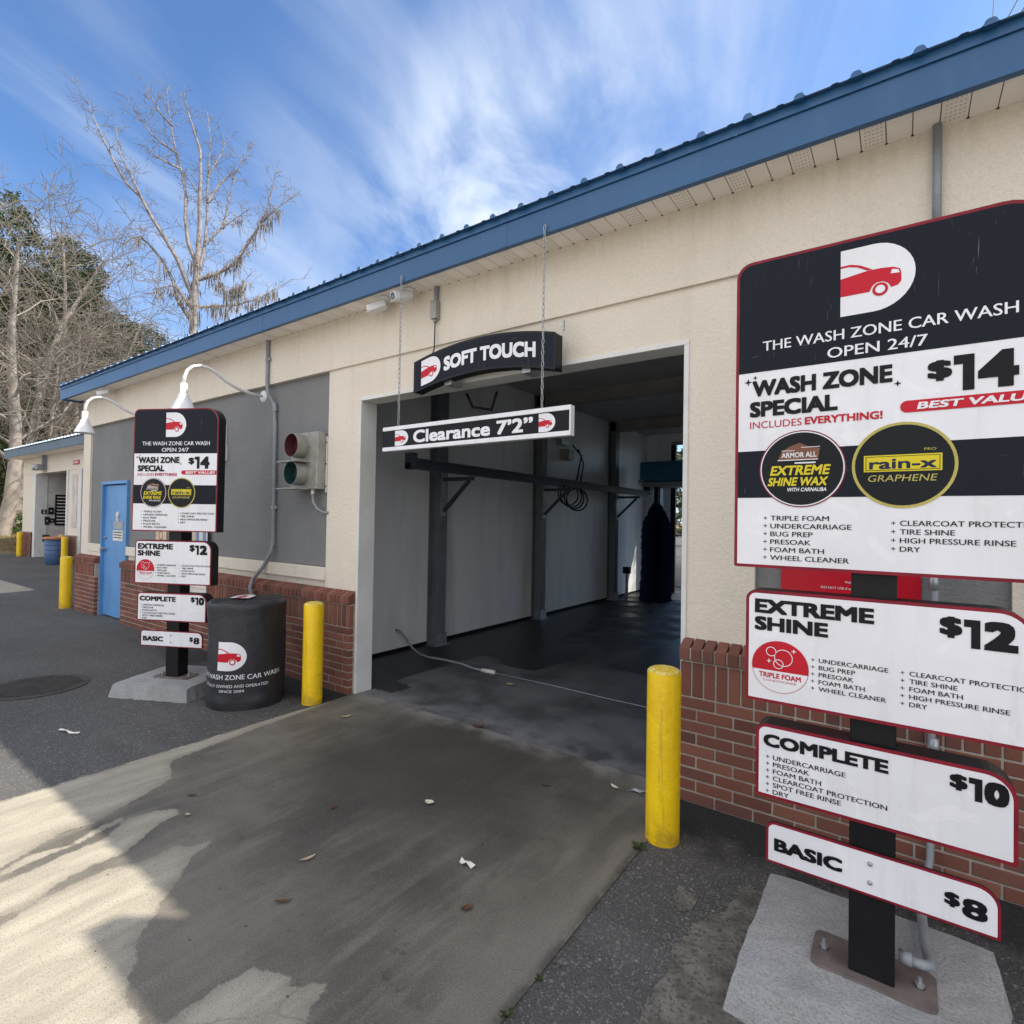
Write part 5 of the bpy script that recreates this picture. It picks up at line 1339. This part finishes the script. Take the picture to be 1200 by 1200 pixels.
# the tall dead tree: limbs traced as metres across (u) and up (z) in its own upright plane, each limb leaning in depth
AZ = math.radians(-66.097); TX, TY = -31.998, 10.910
UX = Vector((math.cos(AZ), -math.sin(AZ), 0)); DX = Vector((math.sin(AZ), math.cos(AZ), 0))
LIMBS = {'T': [(-.3, 0), (-.1, 6), (-0.07, 11.75), (-0.06, 13.03), (0.0, 14.32), (0.03, 15.6), (0.08, 16.64), (0.12, 17.93), (0.1, 18.95), (0.09, 20.48), (0.05, 22.01), (-0.35, 23.14), (-0.71, 24.41), (-0.8, 24.94)], 'L1': [(-0.1, 12.3), (-0.29, 12.6), (-0.84, 13.49), (-1.13, 14.55), (-1.62, 15.55), (-2.1, 16.16), (-2.67, 16.62), (-3.06, 16.38), (-3.44, 15.79)], 'L2': [(-0.05, 13.2), (-0.09, 13.66), (-0.44, 14.47), (-0.89, 15.61), (-1.44, 16.59), (-2.08, 17.53), (-2.61, 18.59), (-3.32, 19.21), (-3.73, 19.92), (-4.13, 20.73), (-4.53, 21.65), (-4.83, 22.36), (-4.98, 22.89)], 'L2b': [(-2.34, 17.94), (-2.82, 19.01), (-3.24, 19.84), (-3.59, 20.56), (-3.82, 22.05)], 'L3': [(-0.0, 15.59), (-0.43, 16.75), (-0.57, 18.1), (-0.6, 19.49), (-0.79, 20.69), (-1.07, 21.6), (-1.32, 23.02), (-1.56, 24.31), (-1.61, 25.41)], 'L3b': [(-1.07, 21.6), (-1.66, 21.89), (-2.18, 22.19), (-2.71, 22.85), (-3.07, 23.32)], 'L3c': [(-1.32, 23.02), (-1.8, 23.46), (-2.23, 24.16), (-2.44, 24.5)], 'L3d': [(-0.9, 20.78), (-1.53, 20.94), (-2.06, 21.12), (-2.27, 21.42)], 'R1': [(0.05, 14.71), (0.87, 15.17), (1.78, 15.91), (2.34, 16.85), (3.03, 18.25), (3.62, 19.23), (4.48, 20.18), (5.24, 21.04)], 'R1b': [(3.03, 18.25), (3.5, 19.46), (3.77, 20.91), (3.88, 21.77)], 'R2': [(0.1, 15.1), (0.39, 16.72), (0.46, 18.54), (0.45, 20.09), (0.51, 21.4), (0.54, 22.97), (0.39, 24.6)], 'R3': [(0.44, 20.73), (0.74, 21.48), (1.17, 22.42), (1.27, 23.37)], 'R4': [(0.45, 19.18), (0.99, 20.4), (1.43, 21.07), (2.0, 21.66), (2.22, 22.67), (2.67, 23.64)], 'R5': [(0.39, 16.72), (1.26, 18.13), (1.94, 18.86), (2.52, 19.57)], 'R6': [(1.26, 18.13), (1.46, 19.63), (1.78, 21.19), (1.94, 21.64)], 'T2': [(0.11, 19.46), (-0.17, 19.88), (-0.57, 20.39)], 'D1': [(-0.02, 13.16), (1.03, 13.45), (2.06, 13.74), (3.12, 14.37), (3.96, 15.11), (5.08, 16.13)], 'D2': [(-0.13, 13.01), (-0.96, 14.09), (-1.69, 13.8), (-1.98, 12.99)], 'D3': [(0.87, 15.17), (1.46, 14.27), (2.27, 14.85), (2.72, 15.75)]}
LR = {'T': .23, 'L1': .13, 'L2': .14, 'L2b': .07, 'L3': .12, 'R1': .13, 'R2': .10, 'D1': .09, 'D2': .08, 'R4': .07, 'R5': .07, 'R6': .07}
DEP = {'L1': .35, 'L2': .1, 'L2b': .1, 'L3': .25, 'L3b': .25, 'L3c': .25, 'L3d': .25, 'R1': -.35, 'R1b': -.35, 'R2': .15, 'R3': .15, 'R4': .3, 'R5': .4, 'R6': .4, 'D1': .35, 'D2': -.4, 'D3': -.35, 'T2': .4}
dt = tag(empty('dead_tree', (TX, TY, 0)), 'tallest bare dead tree with spreading limbs and hanging moss behind the roof', 'tree')
rn = random.Random(77); crown = []; trunk = []
for k, P in LIMBS.items():
    r = LR.get(k, .065); base = P[0][1]
    pts = []; rs = []
    for i, (u, z) in enumerate(P):
        dep = .35*DEP.get(k, 0)*max(0, z-(base if k not in ('L2b', 'R3', 'R6', 'R1b', 'L3b', 'L3c', 'L3d') else base-3))
        pts.append(UX*(u+rn.uniform(-.03, .03))+DX*dep+Vector((0, 0, z)))
        t = i/(len(P)-1); rs.append(max(.016, r*(1-t)**.8 if k == 'T' else r*(1-t*.9)))
    (trunk if k == 'T' else crown).append((pts, rs))
    for i in range(len(pts)-1):
        if pts[i].z < 13.2: continue
        for q_ in range(4 if k != 'T' else 3):
            p = pts[i].lerp(pts[i+1], rn.random()); base_d = (pts[i+1]-pts[i]).normalized()
            sd = Vector((rn.gauss(0, 1), rn.gauss(0, 1), rn.gauss(0, .5))).normalized()
            grow(rn, p, (base_d*.55+sd*.75).normalized(), rn.uniform(.35, 1.25), .020, 1, 3, crown, .6, (0, 3, 1), .0, .008, .4)
tubes_tree(trunk, 'trunk', M['bark_dead'], dt, 8); tubes_tree(crown, 'crown', M['bark_dead'], dt, 5)
q = MB()
for k, n_ in (('R1', 60), ('D1', 44), ('D3', 40), ('D2', 24), ('L1', 12), ('R5', 18), ('T', 26)):
    pts = [s for s in crown if s[0][0] is not None]
    P = LIMBS[k]
    for i in range(n_):
        t = (rn.uniform(0.08, .8) if k != 'T' else rn.uniform(.2, .42))*(len(P)-1); j = int(t); f = t-j
        u = P[j][0]*(1-f)+P[j+1][0]*f; z = P[j][1]*(1-f)+P[j+1][1]*f
        dep = .35*DEP.get(k, 0)*max(0, z-P[0][1])
        p = UX*(u+rn.uniform(-.2, .2))+DX*(dep+rn.uniform(-.3, .3))+Vector((0, 0, z))
        L = .15+1.3*rn.random()**2.2
        for s in range(8):
            o_ = Vector((rn.uniform(-.22, .22), rn.uniform(-.22, .22), rn.uniform(-.1, .1))); w_ = rn.uniform(.010, .032)
            a = rn.uniform(0, 3.14); sx = Vector((math.cos(a), math.sin(a), 0))*w_
            b_p = p+o_; l2 = L*rn.uniform(.5, 1)
            q.add([b_p-sx*.4, b_p+sx*.4, b_p+sx+Vector((0, 0, -l2*.5)), b_p+o_*.6+Vector((0, 0, -l2)), b_p-sx+Vector((0, 0, -l2*.5))], [(0, 1, 2, 3, 4)], 'moss')
q.build('hanging_moss', dt)

def dirpos(px_, d):                                     # ground spot d metres away along a bearing
    a = math.atan((px_-600)/637.86)+YAW
    return (d*math.sin(a), CAM_Y+d*math.cos(a))
def bankz(x): return float(np.interp(-x, [27.8, 28.8, 30.2, 32, 36, 60, 160], [0, .10, .55, .9, 1.1, 1.4, 1.5]))
def spot(b, d):
    x, y = dirpos(b, d); return (x, y, bankz(x))
BT = [ # bearing, distance, height, radius, lean, label, kids
 (2, 31.5, 14.5, .30, (.02, .10), 'thick pale bare tree at the edge of the photo behind the bush', (13, 5, 4, 2)),
 (17, 34, 16.5, .26, (.03, .16), 'pale leaning bare tree just right of the thick one at the edge', (13, 5, 4, 2)),
 (46, 40, 19.0, .24, (-.05, -.02), 'tall pale bare tree rising above the evergreens by the edge', (14, 5, 4, 2)),
 (88, 37, 12.5, .20, (.03, .05), 'bare tree with a forked pale trunk above the far bay roof', (13, 5, 4, 2)),
 (125, 44, 15.5, .20, (.05, 0), 'slim bare tree between the dead tree and the forked one', (13, 5, 4, 2)),
 (160, 47, 15.0, .18, (-.05, 0), 'gray bare tree just left of the moss draped dead tree', (13, 5, 4, 2)),
 (66, 33.5, 10.0, .15, (-.08, .1), 'low tangled bare tree over the roof of the far bays', (15, 6, 4, 2)),
 (30, 36, 12.0, .16, (.1, .1), 'tangled bare tree low between the leaning trunk and the far bays', (15, 6, 4, 2)),
 (110, 39, 11.5, .15, (-.05, .1), 'low bare tree over the end of the main roof', (15, 6, 4, 2)),
]
for i, (b, d, h, r, ln, lb, kd) in enumerate(BT):
    bare_tree(spot(b, d), h, r, 100+i, lb, lean=ln, kids=kd, spread=.6, droop=.12)
bare_tree((2.6, 12.5, 0), 14.2, .2, 301, 'bare tree top showing over the right end of the roof', group=None, kids=(16, 7, 5, 3))
EV = [(2, 46, 18.8, 4.8, 'needle', 'tall dark evergreen at the left edge of the photo'),
      (48, 52, 19.5, 4.6, 'needle', 'dark evergreen behind the tall pale bare tree'),
      (92, 50, 18.2, 4.8, 'oak', 'rounded green tree behind the forked bare tree'),
      (128, 54, 15.8, 4.6, 'needle', 'green pine left of the moss draped dead tree'),
      (172, 50, 14.2, 4.8, 'oak', 'broad dark oak under the left limbs of the dead tree'),
      (205, 52, 13.0, 4.6, 'oak', 'dark oak directly behind the trunk of the dead tree'),
      (240, 56, 13.2, 4.2, 'oak', 'dark oak peeping over the roof right of the dead trunk')]
EV += [(24, 43, 14.5, 3.6, 'oak', 'dark leafy tree low behind the leaning pale trunk'),
       (70, 45, 15.5, 3.8, 'needle', 'dark pine between the tall pale tree and the forked tree'),
       (148, 46, 12.6, 3.8, 'needle', 'dark pine low over the left end of the main roof')]
for i, (b, d, h, rd, m_, lb) in enumerate(EV):
    evergreen(spot(b, d), h, rd, 200+i, lb, m_, 330, 90, .105, low=.10)
# scrub that fills the foot of the wood
rn = random.Random(9); q = MB()
for k in range(30):
    x, y = dirpos(rn.uniform(-140, 230), rn.uniform(46, 62))
    leaf_cloud(q, rn, (x, y, bankz(x)+rn.uniform(1.5, 6.5)), (3.2, 3.2, 3.0), 22, 60, .15, 'brush_wood')
for k in range(10):
    x, y = dirpos(rn.uniform(36, 64), rn.uniform(38, 42))
    leaf_cloud(q, rn, (x, y, bankz(x)+rn.uniform(.8, 3.5)), (1.6, 1.6, 1.5), 10, 30, .16, 'brush_wood')
for k in range(26):
    leaf_cloud(q, rn, (-22+k*1.35+rn.uniform(-.8, .8), rn.uniform(30, 38), rn.uniform(1.2, 5.5)), (2.6, 2.6, 2.4), 14, 36, .2, 'brush_wood')
tag(q.build('undergrowth'), 'dense brownish scrub filling the foot of the wood', 'undergrowth', kind='stuff')
bu = tag(empty('bush', (-31.2, 3.35, .72)), 'round bright green bush on the bank by the pale trunks', 'bush')
q = MB(); leaf_cloud(q, random.Random(3), (0, 0, .35), (.75, .75, .55), 60, 26, .07, 'bush'); q.build('foliage', bu)
q = MB(); q.tube([(0, 0, -.2), (.05, 0, .4)], .04, 'bark_dark', 6); q.build('stem', bu)
# greenery seen through the bay's exit
evergreen((-9.5, 22, 0), 9, 3.2, 401, 'leafy tree seen through the far end of the bay', 'oak', 110, 30, .2, group=None, low=.2)
